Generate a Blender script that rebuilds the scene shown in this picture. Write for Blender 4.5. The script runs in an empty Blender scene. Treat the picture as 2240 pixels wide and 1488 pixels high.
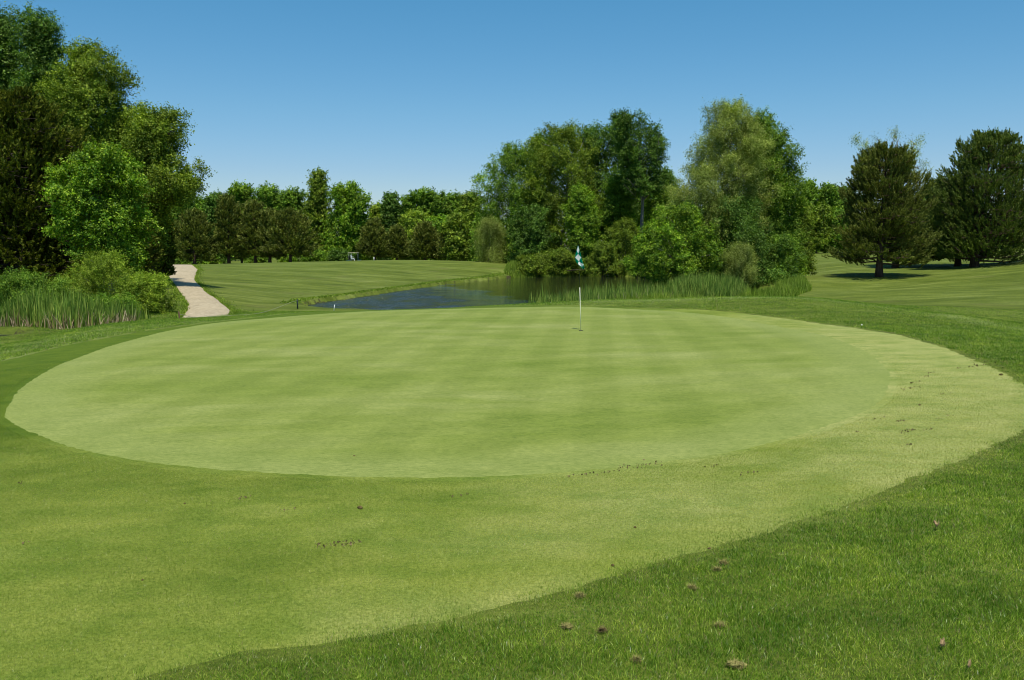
import bpy, math, random
import numpy as np
from mathutils import Vector, Matrix

# ------------------------------------------------------------------ camera, sky, sun, exposure
S = bpy.context.scene
COL = S.collection
FPX, CX, CY, HZ, CAMZ = 1940.0, 1120.0, 744.0, 550.0, 1.95
TH = math.atan((CY - HZ) / FPX)
cd = bpy.data.cameras.new('camera'); cam = bpy.data.objects.new('camera', cd); COL.objects.link(cam)
cd.sensor_width = 36; cd.lens = 36 * FPX / 2240; cd.clip_start = 0.05; cd.clip_end = 8000
cam.location = (0, 0, CAMZ); cam.rotation_euler = (math.radians(90) - TH, 0, 0)
S.camera = cam
SUN_EL, SUN_AZ = math.radians(68), math.radians(177)      # azimuth clockwise from +Y (the view direction)
w = bpy.data.worlds.new('World'); S.world = w; w.use_nodes = True
nt = w.node_tree; nt.nodes.clear()
sky = nt.nodes.new('ShaderNodeTexSky'); sky.sky_type = 'NISHITA'; sky.sun_disc = False
sky.sun_elevation = SUN_EL; sky.sun_rotation = SUN_AZ
sky.altitude = 200; sky.air_density = 1.0; sky.dust_density = 0.6; sky.ozone_density = 1.6
bg = nt.nodes.new('ShaderNodeBackground'); bg.inputs[1].default_value = 0.124
wo = nt.nodes.new('ShaderNodeOutputWorld')
hs = nt.nodes.new('ShaderNodeHueSaturation'); hs.inputs['Saturation'].default_value = 1.36; hs.inputs['Value'].default_value = 0.97
nt.links.new(sky.outputs[0], hs.inputs['Color']); tn = nt.nodes.new('ShaderNodeMix'); tn.data_type = 'RGBA'; tn.blend_type = 'MULTIPLY'; tn.inputs[0].default_value = 1.0; pass
tc = nt.nodes.new('ShaderNodeTexCoord'); sp = nt.nodes.new('ShaderNodeSeparateXYZ'); rp = nt.nodes.new('ShaderNodeValToRGB')   # clear-air colour from the horizon upwards
el = rp.color_ramp.elements; el[0].position = 0.0; el[0].color = (.80, .80, .95, 1); el[1].position = .30; el[1].color = (.92, 1.15, 1.02, 1)
e_ = el.new(.09); e_.color = (.82, .87, .97, 1); e_ = el.new(.15); e_.color = (.87, .98, .98, 1)
nt.links.new(tc.outputs['Generated'], sp.inputs[0]); nt.links.new(sp.outputs[2], rp.inputs[0]); nt.links.new(rp.outputs[0], tn.inputs[7])
nt.links.new(hs.outputs[0], tn.inputs[6]); nt.links.new(tn.outputs[2], bg.inputs[0]); nt.links.new(bg.outputs[0], wo.inputs[0])
ld = bpy.data.lights.new('sun', 'SUN'); ld.energy = 4.8; ld.angle = math.radians(0.53); ld.color = (1.0, 0.95, 0.86)
sun = bpy.data.objects.new('sun', ld); COL.objects.link(sun)
sd = Vector((math.sin(SUN_AZ) * math.cos(SUN_EL), math.cos(SUN_AZ) * math.cos(SUN_EL), math.sin(SUN_EL)))
sun.rotation_euler = sd.to_track_quat('Z', 'Y').to_euler(); sun.location = (0, -20, 60)
S.view_settings.view_transform = 'Standard'; S.view_settings.look = 'None'
S.view_settings.exposure = 0.0; S.view_settings.gamma = 1.0
S.cycles.filter_width = 1.05; S.cycles.max_bounces = 7; S.cycles.diffuse_bounces = 3; S.cycles.glossy_bounces = 3
S.cycles.transmission_bounces = 4; S.cycles.transparent_max_bounces = 8; S.cycles.caustics_reflective = False
S.cycles.caustics_refractive = False

# ------------------------------------------------------------------ helpers
def ray(px, py):
    u = (px - CX) / FPX; v = (CY - py) / FPX
    y = math.cos(TH) + v * math.sin(TH)
    return u / y, (-math.sin(TH) + v * math.cos(TH)) / y          # X/Y and (Z-CAMZ)/Y
def at(px, py, d):
    a, b = ray(px, py); return (a * d, d, CAMZ + b * d)

def tag(o, label=None, cat=None, group=None, kind=None):
    if label: o['label'] = label
    if cat: o['category'] = cat
    if group: o['group'] = group
    if kind: o['kind'] = kind
    return o
def link_mesh(name, me, parent=None, mat=None):
    if mat: me.materials.append(mat)
    o = bpy.data.objects.new(name, me); COL.objects.link(o)
    if parent: o.parent = parent
    return o
def np_mesh(name, V, F, attrs=None, smooth=False, pattrs=None):
    """V (n,3), F (m,k) with constant k; attrs: dict name -> per-face float array"""
    me = bpy.data.meshes.new(name)
    V = np.ascontiguousarray(V, dtype=np.float32); F = np.ascontiguousarray(F, dtype=np.int32)
    n, m, k = len(V), len(F), F.shape[1]
    me.vertices.add(n); me.vertices.foreach_set('co', V.ravel())
    me.loops.add(m * k); me.loops.foreach_set('vertex_index', F.ravel())
    me.polygons.add(m); me.polygons.foreach_set('loop_start', np.arange(0, m * k, k, dtype=np.int32))
    me.polygons.foreach_set('use_smooth', np.full(m, smooth, dtype=bool))
    for a, arr in (attrs or {}).items():
        at_ = me.attributes.new(a, 'FLOAT', 'FACE'); at_.data.foreach_set('value', np.asarray(arr, dtype=np.float32))
    for a, arr in (pattrs or {}).items():
        at_ = me.attributes.new(a, 'FLOAT', 'POINT'); at_.data.foreach_set('value', np.asarray(arr, dtype=np.float32))
    me.update(calc_edges=True)
    return me
def empty(name, loc, rz=0):
    o = bpy.data.objects.new(name, None); COL.objects.link(o); o.location = loc; o.rotation_euler = (0, 0, rz)
    o.empty_display_size = 0.3
    return o
class MB:
    """collects tubes, boxes, lathes into one mesh (lists of verts and polygons)"""
    def __init__(s): s.v = []; s.f = []
    def tube(s, pts, rads, n=6, cap=True):
        pts = [Vector(p) for p in pts]; b = len(s.v)
        for i, p in enumerate(pts):
            t = (pts[min(i + 1, len(pts) - 1)] - pts[max(i - 1, 0)]).normalized()
            r = t.cross(Vector((0.3, 0.95, 0.1)))
            if r.length < 1e-3: r = t.cross(Vector((1, 0, 0)))
            r.normalize(); q = t.cross(r)
            for k in range(n):
                a = 2 * math.pi * k / n
                s.v.append(p + (r * math.cos(a) + q * math.sin(a)) * rads[i])
        for i in range(len(pts) - 1):
            for k in range(n):
                a = b + i * n + k; c = b + i * n + (k + 1) % n
                s.f.append((a, c, c + n, a + n))
        if cap:
            s.f.append(tuple(b + k for k in range(n))[::-1]); s.f.append(tuple(b + (len(pts) - 1) * n + k for k in range(n)))
        return s
    def box(s, c, d, rot=None, bev=0.0):
        b = len(s.v); M = rot or Matrix.Identity(3)
        for z in (-1, 1):
            for (x, y) in ((-1, -1), (1, -1), (1, 1), (-1, 1)):
                s.v.append(Vector(c) + M @ Vector((x * d[0] / 2, y * d[1] / 2, z * d[2] / 2)))
        for f in ((3, 2, 1, 0), (4, 5, 6, 7), (0, 1, 5, 4), (1, 2, 6, 5), (2, 3, 7, 6), (3, 0, 4, 7)):
            s.f.append(tuple(b + i for i in f))
        return s
    def prism(s, prof, x0, x1):                                   # profile in (y,z), extruded along x
        b = len(s.v); n = len(prof)
        for x in (x0, x1):
            for (y, z) in prof: s.v.append(Vector((x, y, z)))
        for i in range(n):
            j = (i + 1) % n; s.f.append((b + i, b + j, b + n + j, b + n + i))
        s.f.append(tuple(b + i for i in range(n))[::-1]); s.f.append(tuple(b + n + i for i in range(n)))
        return s
    def build(s, name, mat, parent=None, smooth=False, bevel=0):
        me = bpy.data.meshes.new(name); me.from_pydata([tuple(v) for v in s.v], [], s.f); me.update()
        if smooth:
            for p in me.polygons: p.use_smooth = True
        o = link_mesh(name, me, parent, mat)
        if bevel:
            m = o.modifiers.new('bevel', 'BEVEL'); m.width = bevel; m.segments = 2
        return o

# ------------------------------------------------------------------ materials
class NT:
    def __init__(s, name):
        s.m = bpy.data.materials.new(name); s.m.use_nodes = True; s.t = s.m.node_tree; s.t.nodes.clear()
        s.out = s.n('ShaderNodeOutputMaterial')
    def n(s, ty, **kw):
        x = s.t.nodes.new(ty)
        for k, v in kw.items(): setattr(x, k, v)
        return x
    def l(s, a, b): s.t.links.new(a, b)
    def coord(s, scale=(1, 1, 1), rot=0.0, out='Object'):
        tc = s.n('ShaderNodeTexCoord'); mp = s.n('ShaderNodeMapping')
        mp.inputs['Scale'].default_value = scale; mp.inputs['Rotation'].default_value = (0, 0, rot)
        s.l(tc.outputs[out], mp.inputs[0]); return mp.outputs[0]
    def noise(s, scale, vec=None, detail=4, rough=0.55, dist=0.0):
        x = s.n('ShaderNodeTexNoise'); x.inputs['Scale'].default_value = scale
        x.inputs['Detail'].default_value = detail; x.inputs['Roughness'].default_value = rough
        x.inputs['Distortion'].default_value = dist
        if vec is not None: s.l(vec, x.inputs['Vector'])
        return x.outputs['Fac']
    def ramp(s, fac, stops, interp='LINEAR'):
        r = s.n('ShaderNodeValToRGB'); e = r.color_ramp.elements; r.color_ramp.interpolation = interp
        while len(e) < len(stops): e.new(0.5)
        for el, (p, c) in zip(e, stops):
            el.position = p; el.color = (c[0], c[1], c[2], 1) if not isinstance(c, (int, float)) else (c, c, c, 1)
        s.l(fac, r.inputs[0]); return r.outputs['Color']
    def mix(s, fac, a, b, mode='MIX'):
        x = s.n('ShaderNodeMix', data_type='RGBA', blend_type=mode)
        for sock, v in ((x.inputs[0], fac), (x.inputs[6], a), (x.inputs[7], b)):
            if isinstance(v, (int, float)): sock.default_value = v
            elif isinstance(v, tuple): sock.default_value = (v[0], v[1], v[2], 1)
            else: s.l(v, sock)
        return x.outputs[2]
    def math(s, op, a, b=0.0, clamp=False):
        x = s.n('ShaderNodeMath', operation=op, use_clamp=clamp)
        for sock, v in ((x.inputs[0], a), (x.inputs[1], b)):
            if isinstance(v, (int, float)): sock.default_value = v
            else: s.l(v, sock)
        return x.outputs[0]
    def attr(s, name):
        x = s.n('ShaderNodeAttribute'); x.attribute_name = name; return x.outputs['Fac']
    def bsdf(s, col, rough=0.8, spec=0.3, metal=0.0, bump=None, bstr=0.3, bdist=0.02):
        p = s.n('ShaderNodeBsdfPrincipled')
        if isinstance(col, tuple): p.inputs['Base Color'].default_value = (col[0], col[1], col[2], 1)
        else: s.l(col, p.inputs['Base Color'])
        if isinstance(rough, (int, float)): p.inputs['Roughness'].default_value = rough
        else: s.l(rough, p.inputs['Roughness'])
        p.inputs['Specular IOR Level'].default_value = spec; p.inputs['Metallic'].default_value = metal
        if bump is not None:
            b = s.n('ShaderNodeBump'); b.inputs['Strength'].default_value = bstr; b.inputs['Distance'].default_value = bdist
            s.l(bump, b.inputs['Height']); s.l(b.outputs[0], p.inputs['Normal'])
        s.l(p.outputs[0], s.out.inputs[0]); return s.m
def simple(name, c, rough=0.7, spec=0.3, metal=0.0, var=0.25, scale=8):
    t = NT(name); f = t.noise(scale, t.coord(), 5)
    lo = tuple(x * (1 - var) for x in c); hi = tuple(min(1, x * (1 + var)) for x in c)
    return t.bsdf(t.ramp(f, [(0.3, lo), (0.7, hi)]), rough, spec, metal, f, 0.2, 0.01)

def leaf_mat(name, dark, mid, light, trans=0.35, gloss=0.06, tuftvar=0.5):
    t = NT(name)
    c = t.ramp(t.attr('rnd'), [(0.0, dark), (0.5, mid), (1.0, light)])
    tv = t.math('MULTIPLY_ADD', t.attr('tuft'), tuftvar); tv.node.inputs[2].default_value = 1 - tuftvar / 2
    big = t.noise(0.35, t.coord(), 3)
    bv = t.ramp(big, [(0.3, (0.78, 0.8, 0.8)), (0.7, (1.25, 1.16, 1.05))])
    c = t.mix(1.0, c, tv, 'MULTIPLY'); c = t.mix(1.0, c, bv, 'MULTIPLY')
    d = t.n('ShaderNodeBsdfDiffuse'); tr = t.n('ShaderNodeBsdfTranslucent'); g = t.n('ShaderNodeBsdfGlossy')
    g.inputs['Roughness'].default_value = 0.55; g.inputs['Color'].default_value = (0.75, 0.85, 0.6, 1)
    t.l(c, d.inputs[0]); c2 = t.mix(1.0, c, (1.25, 1.35, 0.5), 'MULTIPLY'); t.l(c2, tr.inputs[0])
    m1 = t.n('ShaderNodeMixShader'); m1.inputs[0].default_value = trans
    t.l(d.outputs[0], m1.inputs[1]); t.l(tr.outputs[0], m1.inputs[2])
    m2 = t.n('ShaderNodeMixShader'); m2.inputs[0].default_value = gloss * .3
    t.l(m1.outputs[0], m2.inputs[1]); t.l(g.outputs[0], m2.inputs[2]); t.l(m2.outputs[0], t.out.inputs[0])
    return t.m
LM = {
 'maple': leaf_mat('leaf_bright_green', (0.047, 0.123, 0.006), (0.134, 0.274, 0.011), (0.358, 0.493, 0.039), 0.30, 0.09, .9),
 'mid': leaf_mat('leaf_mid_green', (0.050, 0.129, 0.008), (0.123, 0.246, 0.016), (0.291, 0.426, 0.045), 0.30, 0.08, .9),
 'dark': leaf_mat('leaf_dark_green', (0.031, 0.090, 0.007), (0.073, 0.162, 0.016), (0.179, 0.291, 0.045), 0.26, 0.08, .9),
 'olive': leaf_mat('leaf_olive_green', (0.062, 0.118, 0.007), (0.140, 0.224, 0.016), (0.325, 0.414, 0.045), 0.30, 0.07, .9),
 'pale': leaf_mat('leaf_pale_green', (0.100, 0.155, 0.016), (0.220, 0.300, 0.045), (0.48, 0.53, 0.16), 0.32, 0.08, .8),
 'yellow': leaf_mat('leaf_yellow_green', (0.095, 0.177, 0.009), (0.198, 0.310, 0.019), (0.437, 0.532, 0.059), 0.30, 0.08, .7),
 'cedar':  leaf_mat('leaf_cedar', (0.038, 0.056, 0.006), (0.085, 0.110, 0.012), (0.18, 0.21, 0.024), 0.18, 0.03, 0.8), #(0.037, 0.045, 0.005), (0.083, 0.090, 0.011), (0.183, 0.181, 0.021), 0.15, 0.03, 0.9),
 'pine': leaf_mat('leaf_pine', (0.055, 0.078, 0.012), (0.125, 0.155, 0.026), (0.25, 0.28, 0.06), 0.22, 0.05, 0.7),
 'pineb': leaf_mat('leaf_pine_green', (0.042, 0.075, 0.012), (0.098, 0.150, 0.026), (0.20, 0.26, 0.05), 0.22, 0.06, 0.7),
 'reed':   leaf_mat('leaf_reed', (0.066, 0.143, 0.019), (0.140, 0.244, 0.037), (0.362, 0.448, 0.095), 0.30, 0.06, .7),
 'sedge': leaf_mat('leaf_sedge', (0.095, 0.175, 0.012), (0.18, 0.28, 0.028), (0.33, 0.42, 0.08), 0.32, 0.05, .7),
 'straw':  leaf_mat('dead_straw', (0.20, 0.14, 0.08), (0.33, 0.25, 0.15), (0.55, 0.45, 0.30), 0.2, 0.04),
}
def bark(name, c1, c2):
    t = NT(name); f = t.noise(3.0, t.coord((3, 3, 0.6)), 6, 0.65)
    return t.bsdf(t.ramp(f, [(0.3, c1), (0.7, c2)]), 0.9, 0.15, 0, f, 0.6, 0.05)
BK = {'brown': bark('bark_brown', (0.035, 0.026, 0.02), (0.11, 0.085, 0.065)),
      'grey': bark('bark_grey', (0.08, 0.07, 0.06), (0.24, 0.21, 0.18)),
      'pale': bark('bark_pale', (0.20, 0.18, 0.16), (0.48, 0.45, 0.40)),
      'pine': bark('bark_pine', (0.04, 0.026, 0.02), (0.14, 0.09, 0.065))}

# ------------------------------------------------------------------ terrain height field
CP = [(-40, -12, .3), (-6, -10, .3), (6, -10, .3), (40, -12, .5), (-4, 0, .28), (0, 0, .30), (4, 0, .32), (12, 2, .45), (-12, 2, .1),
      (0, 3.3, .26), (-3, 5, .16), (4, 5, .28), (9, 6, .36), (0, 7.3, .09), (-6, 9.5, -.02), (5.5, 9.5, .16),
      (0, 14, .0), (-8, 15, -.04), (8, 13, .12), (0, 21.7, .0), (9, 20, .08), (-7, 21, -.04), (11.5, 16, .10), (0, 27, .0)]
for p in [  # px, py, depth
    (560, 697, 28), (800, 680, 30.5), (1080, 672, 31), (1400, 669, 31.3), (1700, 693, 27), (1900, 718, 23),
    # crest behind the green, and the fall behind it
    (0, 759, 22.0), (-200, 800, 19), (100, 737, 24.2), (200, 717, 26.5), (400, 699, 29.3), (560, 690, 31), (740, 681, 33), (900, 677, 33.6), (1100, 668, 34.2),
    (1320, 655.5, 34.8), (1550, 650, 35.2), (1750, 650, 35), (1900, 665, 33), (2100, 690, 28.5), (2240, 722, 24.5),
    # right slope
    (1800, 640, 52), (1950, 640, 50), (2200, 645, 47), (2400, 650, 45), (1925, 606, 70), (1958, 586, 85), (2097, 584, 80), (2133, 585, 75),
    (2240, 573, 76), (2240, 610, 60), (2400, 560, 76), (1760, 605, 72), (1780, 580, 95), (1780, 556, 160), (1780, 549, 260), (2050, 553, 150),
    (2240, 551, 150), (2500, 545, 150), (2050, 569, 100),
    # left hill
    (450, 588, 85), (600, 577, 102), (800, 570.5, 112), (900, 569.5, 115), (1000, 571, 117), (1090, 575, 116), (1170, 584, 116),
    (600, 640, 58), (620, 610, 73), (850, 585, 97), (800, 600, 85), (960, 590, 100), (500, 610, 70), (540, 675, 41), (600, 668, 46),
    # path strip
    (365, 592, 76), (375, 620, 58), (400, 655, 44), (440, 672, 38), (420, 694, 33), (430, 600, 72), (480, 655, 45), (500, 680, 38),
    ]:
    CP.append(at(*p))
CP += [  # behind crests (hidden)
    (-5, 150, -.7), (-25, 150, -.5), (-45, 150, -.5), (-60, 150, -.4), (-5, 200, -.7), (-40, 200, -.7), (-70, 200, -.4), (10, 150, -.5),
    (10, 120, -.55), (18, 120, -.6), (30, 120, -.5), (25, 85, -.8), (32, 100, -.4),
    (9, 42, -.75), (14, 44, -.8), (20, 45, -.62), (0, 42, -1.0), (-6, 42, -1.0), (24, 62, -.75), (15, 45, -.8), (12, 41, -.55),
    (19, 38.5, -.42), (14, 28, -.35 + .2), (17, 32, -.55), (-20, 45, -.35), (-28, 45, -.3), (-25, 60, -.2), (-35, 70, 0), (-17, 34, -.65), (-24, 32, -.7), (-45, 45, 0),
    (-10, 38, -.6), (-60, 100, .2), (-120, 200, 0), (120, 200, 2.5), (60, 60, 2.0), (90, 100, 2.8), (0, 400, 0), (200, 400, 3), (-200, 400, 1),
    (-18, 27, -.72), (-16.5, 24.5, -.66), (-14, 25.2, -.62)]
CP = np.array(CP)
def warp(X, Y):
    Yc = np.clip(Y, -11.0, 500.0) + 14.0
    return np.stack([np.clip(X / Yc, -1.6, 1.6) * 2.2, np.log(Yc) * 1.5], -1)
def _phi(r2): return np.where(r2 > 1e-12, r2 * np.log(r2 + 1e-12) * 0.5, 0)
_Q = warp(CP[:, 0], CP[:, 1]); _n = len(_Q)
_K = _phi(((_Q[:, None] - _Q[None]) ** 2).sum(-1)) + np.eye(_n) * 2e-4
_P = np.c_[np.ones(_n), _Q]
_A = np.block([[_K, _P], [_P.T, np.zeros((3, 3))]])
_W = np.linalg.solve(_A, np.r_[CP[:, 2], 0, 0, 0])
def poly_sd(X, Y, P):
    """signed distance to polygon (negative inside)"""
    X = np.asarray(X, float); Y = np.asarray(Y, float); P = np.asarray(P, float)
    d2 = np.full(X.shape, 1e18); ins = np.zeros(X.shape, bool); n = len(P)
    for i in range(n):
        x0, y0 = P[i]; x1, y1 = P[(i + 1) % n]; ex, ey = x1 - x0, y1 - y0
        wx, wy = X - x0, Y - y0; t = np.clip((wx * ex + wy * ey) / (ex * ex + ey * ey + 1e-12), 0, 1)
        d2 = np.minimum(d2, (wx - t * ex) ** 2 + (wy - t * ey) ** 2)
        if y1 != y0:
            c = ((y0 > Y) != (y1 > Y)) & (X < ex * (Y - y0) / ey + x0); ins ^= c
    d = np.sqrt(d2); return np.where(ins, -d, d)
def smooth_poly(P, it=2):
    P = np.array(P, float)
    for _ in range(it):
        N = np.roll(P, -1, 0); P = np.stack([P * .75 + N * .25, P * .25 + N * .75], 1).reshape(-1, 2)
    return P
WZ = -1.0
def wat(px, py, z=WZ):
    a, b = ray(px, py); d = (z - CAMZ) / b; return (a * d, d)
POND = smooth_poly([wat(655, 674), (at(690, 600, 43)[0], 43), (-3, 40.5), (4, 40), (9, 41), (11, 44), (14, 49), (17, 56), (19.5, 66), wat(1560, 621), wat(1450, 611),
        wat(1320, 602), wat(1200, 603.5), wat(1120, 607), wat(1060, 613), wat(1000, 619), wat(900, 633), wat(800, 648), wat(740, 657), wat(690, 663)], 2)
WZ2 = -0.72
POND2 = smooth_poly([wat(30, 752, WZ2), wat(62, 736, WZ2), wat(20, 731, WZ2), wat(-200, 729, WZ2), wat(-500, 740, WZ2), wat(-300, 775, WZ2)], 2)
def wob(X, Y, s, seed=0):
    a = seed * 1.7
    return (np.sin(X * s + a + 1.3 * np.sin(Y * s * .7 + a)) + np.sin(Y * s * 1.3 + 2.1 * a + 1.1 * np.sin(X * s * .9)) + .5 * np.sin((X + Y) * s * 2.3 + a)) / 2.5
def hz(X, Y):
    X = np.asarray(X, float); Y = np.asarray(Y, float); sh = X.shape; X = X.ravel(); Y = Y.ravel()
    out = np.empty(X.shape)
    for i in range(0, len(X), 40000):
        x, y = X[i:i + 40000], Y[i:i + 40000]; q = warp(x, y)
        r2 = ((q[:, None] - _Q[None]) ** 2).sum(-1)
        z = _phi(r2) @ _W[:_n] + _W[_n] + q @ _W[_n + 1:]
        m = (y > 20) & (y < 160)
        if m.any():
            xx, yy = x[m], y[m]
            for P, wz in ((POND, WZ), (POND2, WZ2)):
                s = poly_sd(xx, yy, P) + 0.22 * wob(xx, yy, 2.6, 1) * (wz == WZ)
                zi = wz - 0.12 - 0.5 * (1 - np.exp(np.clip(s, -20, 0) / 1.5))
                R_ = 3.0 if wz == WZ else 1.6
                w_ = np.clip(s / R_, 0, 1); w_ = w_ * w_ * (3 - 2 * w_)
                zo = np.where(s < R_, np.maximum(wz + 0.03 + 0.16 * np.clip(s / 1.0, 0, 1), (wz + 0.22 + 0.08 * s) * (1 - w_) + z[m] * w_), z[m])
                z[m] = np.where(s < 0, zi, zo)
        z = np.where(y > 500, z, z) + 0.02 * wob(x, y, 0.35, 3) * np.clip((y - 32) / 20, 0, 1)
        out[i:i + 40000] = z
    return out.reshape(sh)
_DS = np.concatenate([np.arange(2.0, 45, .06), np.arange(45, 120, .25), np.arange(120, 400, 1.0)])
def hit(px, py):
    a, b = ray(px, py); z = hz(a * _DS, _DS); g = (CAMZ + b * _DS) - z
    k = np.argmax(g <= 0)
    if g[k] > 0: k = len(_DS) - 1
    d = _DS[k]
    if k > 0: d = _DS[k - 1] + (_DS[k] - _DS[k - 1]) * g[k - 1] / (g[k - 1] - g[k] + 1e-9)
    return (a * d, d, float(hz(np.array([a * d]), np.array([d]))[0]))
def gz(x, y): return float(hz(np.array([x]), np.array([y]))[0])
def ground_at(px, d):
    x = (px - CX) / FPX * d / math.cos(TH) * math.cos(TH); return (x, d, gz(x, d))

GREEN = smooth_poly([hit(*p)[:2] for p in [(-14, 902), (44, 838), (126, 795), (230, 757), (400, 715), (560, 697), (800, 681), (1080, 673), (1330, 671.5), (1500, 682), (1650, 700),
        (1800, 730), (1900, 765), (1962, 810), (1965, 860), (1915, 905), (1800, 948), (1600, 1000), (1300, 1040), (1000, 1055), (700, 1052), (400, 1035), (195, 1002), (60, 960), (-2, 930)]], 2)
APRON = smooth_poly([hit(*p)[:2] for p in [(800, 677), (560, 694), (300, 727), (130, 757), (0, 790)]] + [(-11, 12), (-11, 6), (-8, 2), (-4, 1.2)] +
        [hit(*p)[:2] for p in [(330, 1492), (700, 1430), (900, 1395), (1100, 1355), (1400, 1268), (1700, 1172), (1900, 1108), (2100, 1030), (2240, 962), (2350, 910)]] +
        [hit(2330, 870)[:2]] + [hit(*p)[:2] for p in [(2240, 828), (2180, 795), (2050, 752), (1900, 718), (1700, 691), (1500, 673.5), (1320, 669), (1080, 670)]], 2)

# ground material: mown rough
def rough_mat():
    t = NT('rough_grass'); co = t.coord()
    st = t.noise(0.16, t.coord((0.6, 1.5, 1)), 6, 0.7)          # broad mowing bands
    st2 = t.noise(0.7, t.coord((0.45, 1.7, 1)), 5, 0.65)
    fine = t.noise(9, t.coord((0.7, 1.4, 1)), 5, 0.7)
    c = t.ramp(st, [(0.30, (0.078, 0.108, 0.009)), (0.5, (0.108, 0.145, 0.016)), (0.70, (0.160, 0.200, 0.038))])
    c = t.mix(0.7, c, t.ramp(st2, [(0.34, (0.58, 0.64, 0.5)), (0.5, (1, 1, 1)), (0.64, (1.55, 1.42, 1.9))]), 'MULTIPLY')
    c = t.mix(0.75, c, t.ramp(fine, [(0.30, (0.55, 0.6, 0.5)), (0.5, (1, 1, 1)), (0.72, (1.4, 1.33, 1.4))]), 'MULTIPLY')
    dry = t.noise(0.30, co, 4)
    c = t.mix(t.ramp(dry, [(0.58, 0.0), (0.75, 0.45)]), c, (0.15, 0.145, 0.045))
    soil = t.ramp(t.math('ADD', t.attr('bank'), t.math('MULTIPLY', t.noise(1.1, co, 4, .7), 1.3)), [(0.50, 0.0), (0.62, 1.0)]); soil.node.inputs[0].default_value = 0
    soil = t.ramp(t.math('SUBTRACT', t.math('ADD', t.attr('bank'), t.math('MULTIPLY', t.noise(.55, co, 5, .75), 1.6)), 1.05), [(0.86, 0.0), (0.94, 1.0)])
    c = t.mix(soil, c, (0.050, 0.044, 0.018))
    h = t.math('ADD', fine, t.noise(40, co, 3, 0.7))
    c = t.mix(t.math('MULTIPLY', t.attr('pale'), t.ramp(fine, [(.3, .5), (.7, 1.0)])), c, (.225, .275, .075))
    return t.bsdf(c, 0.9, 0.15, 0, h, 0.7, 0.05)
M_ROUGH = rough_mat()
def axis(segs):
    out = [segs[0][0]]
    for a, b, st in segs:
        n = max(1, int(round((b - a) / st))); out += list(np.linspace(a, b, n + 1)[1:])
    return np.array(out)
gx = [(-30, 30, .4)]; xs = axis([(-3000, -1000, 400), (-1000, -300, 70), (-300, -100, 12), (-100, -30, 1.2), (-30, -18, .4), (-18, 9, .22), (9, 30, .4), (30, 100, 1.2), (100, 300, 12), (300, 1000, 70), (1000, 3000, 400)])
ys = axis([(-1500, -300, 300), (-300, -40, 30), (-40, 0, 2), (0, 36, .35), (36, 62, .25), (62, 112, .4), (112, 125, .6), (125, 260, 2.5), (260, 600, 20), (600, 4000, 250)])
GX, GY = np.meshgrid(xs, ys); GZ = hz(GX, GY)
sda = poly_sd(GX, GY, APRON)
GZ = GZ - 0.035 * np.clip(-sda / 0.5, 0, 1)
m = (GY > 18) & (GY < 125)
bank = np.zeros(GX.shape)
for P, wz in ((POND, WZ), (POND2, WZ2)):
    s = poly_sd(GX[m], GY[m], P); bb = np.exp(-((s - 0.05) / 0.42) ** 2); bb = np.where(s < 0, 1, bb); bank[m] = np.maximum(bank[m], bb)
# drier paler grass: strip left of the apron and along the crest of the right mound
pale = np.zeros(GX.shape)
def pl_dist(X, Y, L):
    d = np.full(X.shape, 1e9); t_ = np.zeros(X.shape)
    for (x0, y0), (x1, y1) in zip(L[:-1], L[1:]):
        ex, ey = x1 - x0, y1 - y0; t = np.clip(((X - x0) * ex + (Y - y0) * ey) / (ex * ex + ey * ey), 0, 1); d = np.minimum(d, np.hypot(X - x0 - t * ex, Y - y0 - t * ey))
    return d
LA = [hit(*p)[:2] for p in [(-60, 800), (0, 775), (130, 742), (280, 716), (420, 702), (560, 690)]]
LB = [hit(*p)[:2] for p in [(1320, 658), (1550, 652.5), (1750, 652), (1900, 667), (2000, 680), (2100, 695), (2230, 718), (2330, 740)]]
pale = np.maximum(.75 * np.exp(-(pl_dist(GX, GY, LA) / 1.9) ** 2), .85 * np.exp(-(pl_dist(GX, GY, LB) / .75) ** 2)) * (GY < 60)
nx, ny = len(xs), len(ys)
I = np.arange(nx * ny).reshape(ny, nx)
F = np.stack([I[:-1, :-1], I[:-1, 1:], I[1:, 1:], I[1:, :-1]], -1).reshape(-1, 4)
me = np_mesh('ground', np.stack([GX, GY, GZ], -1).reshape(-1, 3), F, None, True, {'bank': bank.ravel(), 'pale': pale.ravel()})
tag(link_mesh('ground', me, None, M_ROUGH), kind='structure')

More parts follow.
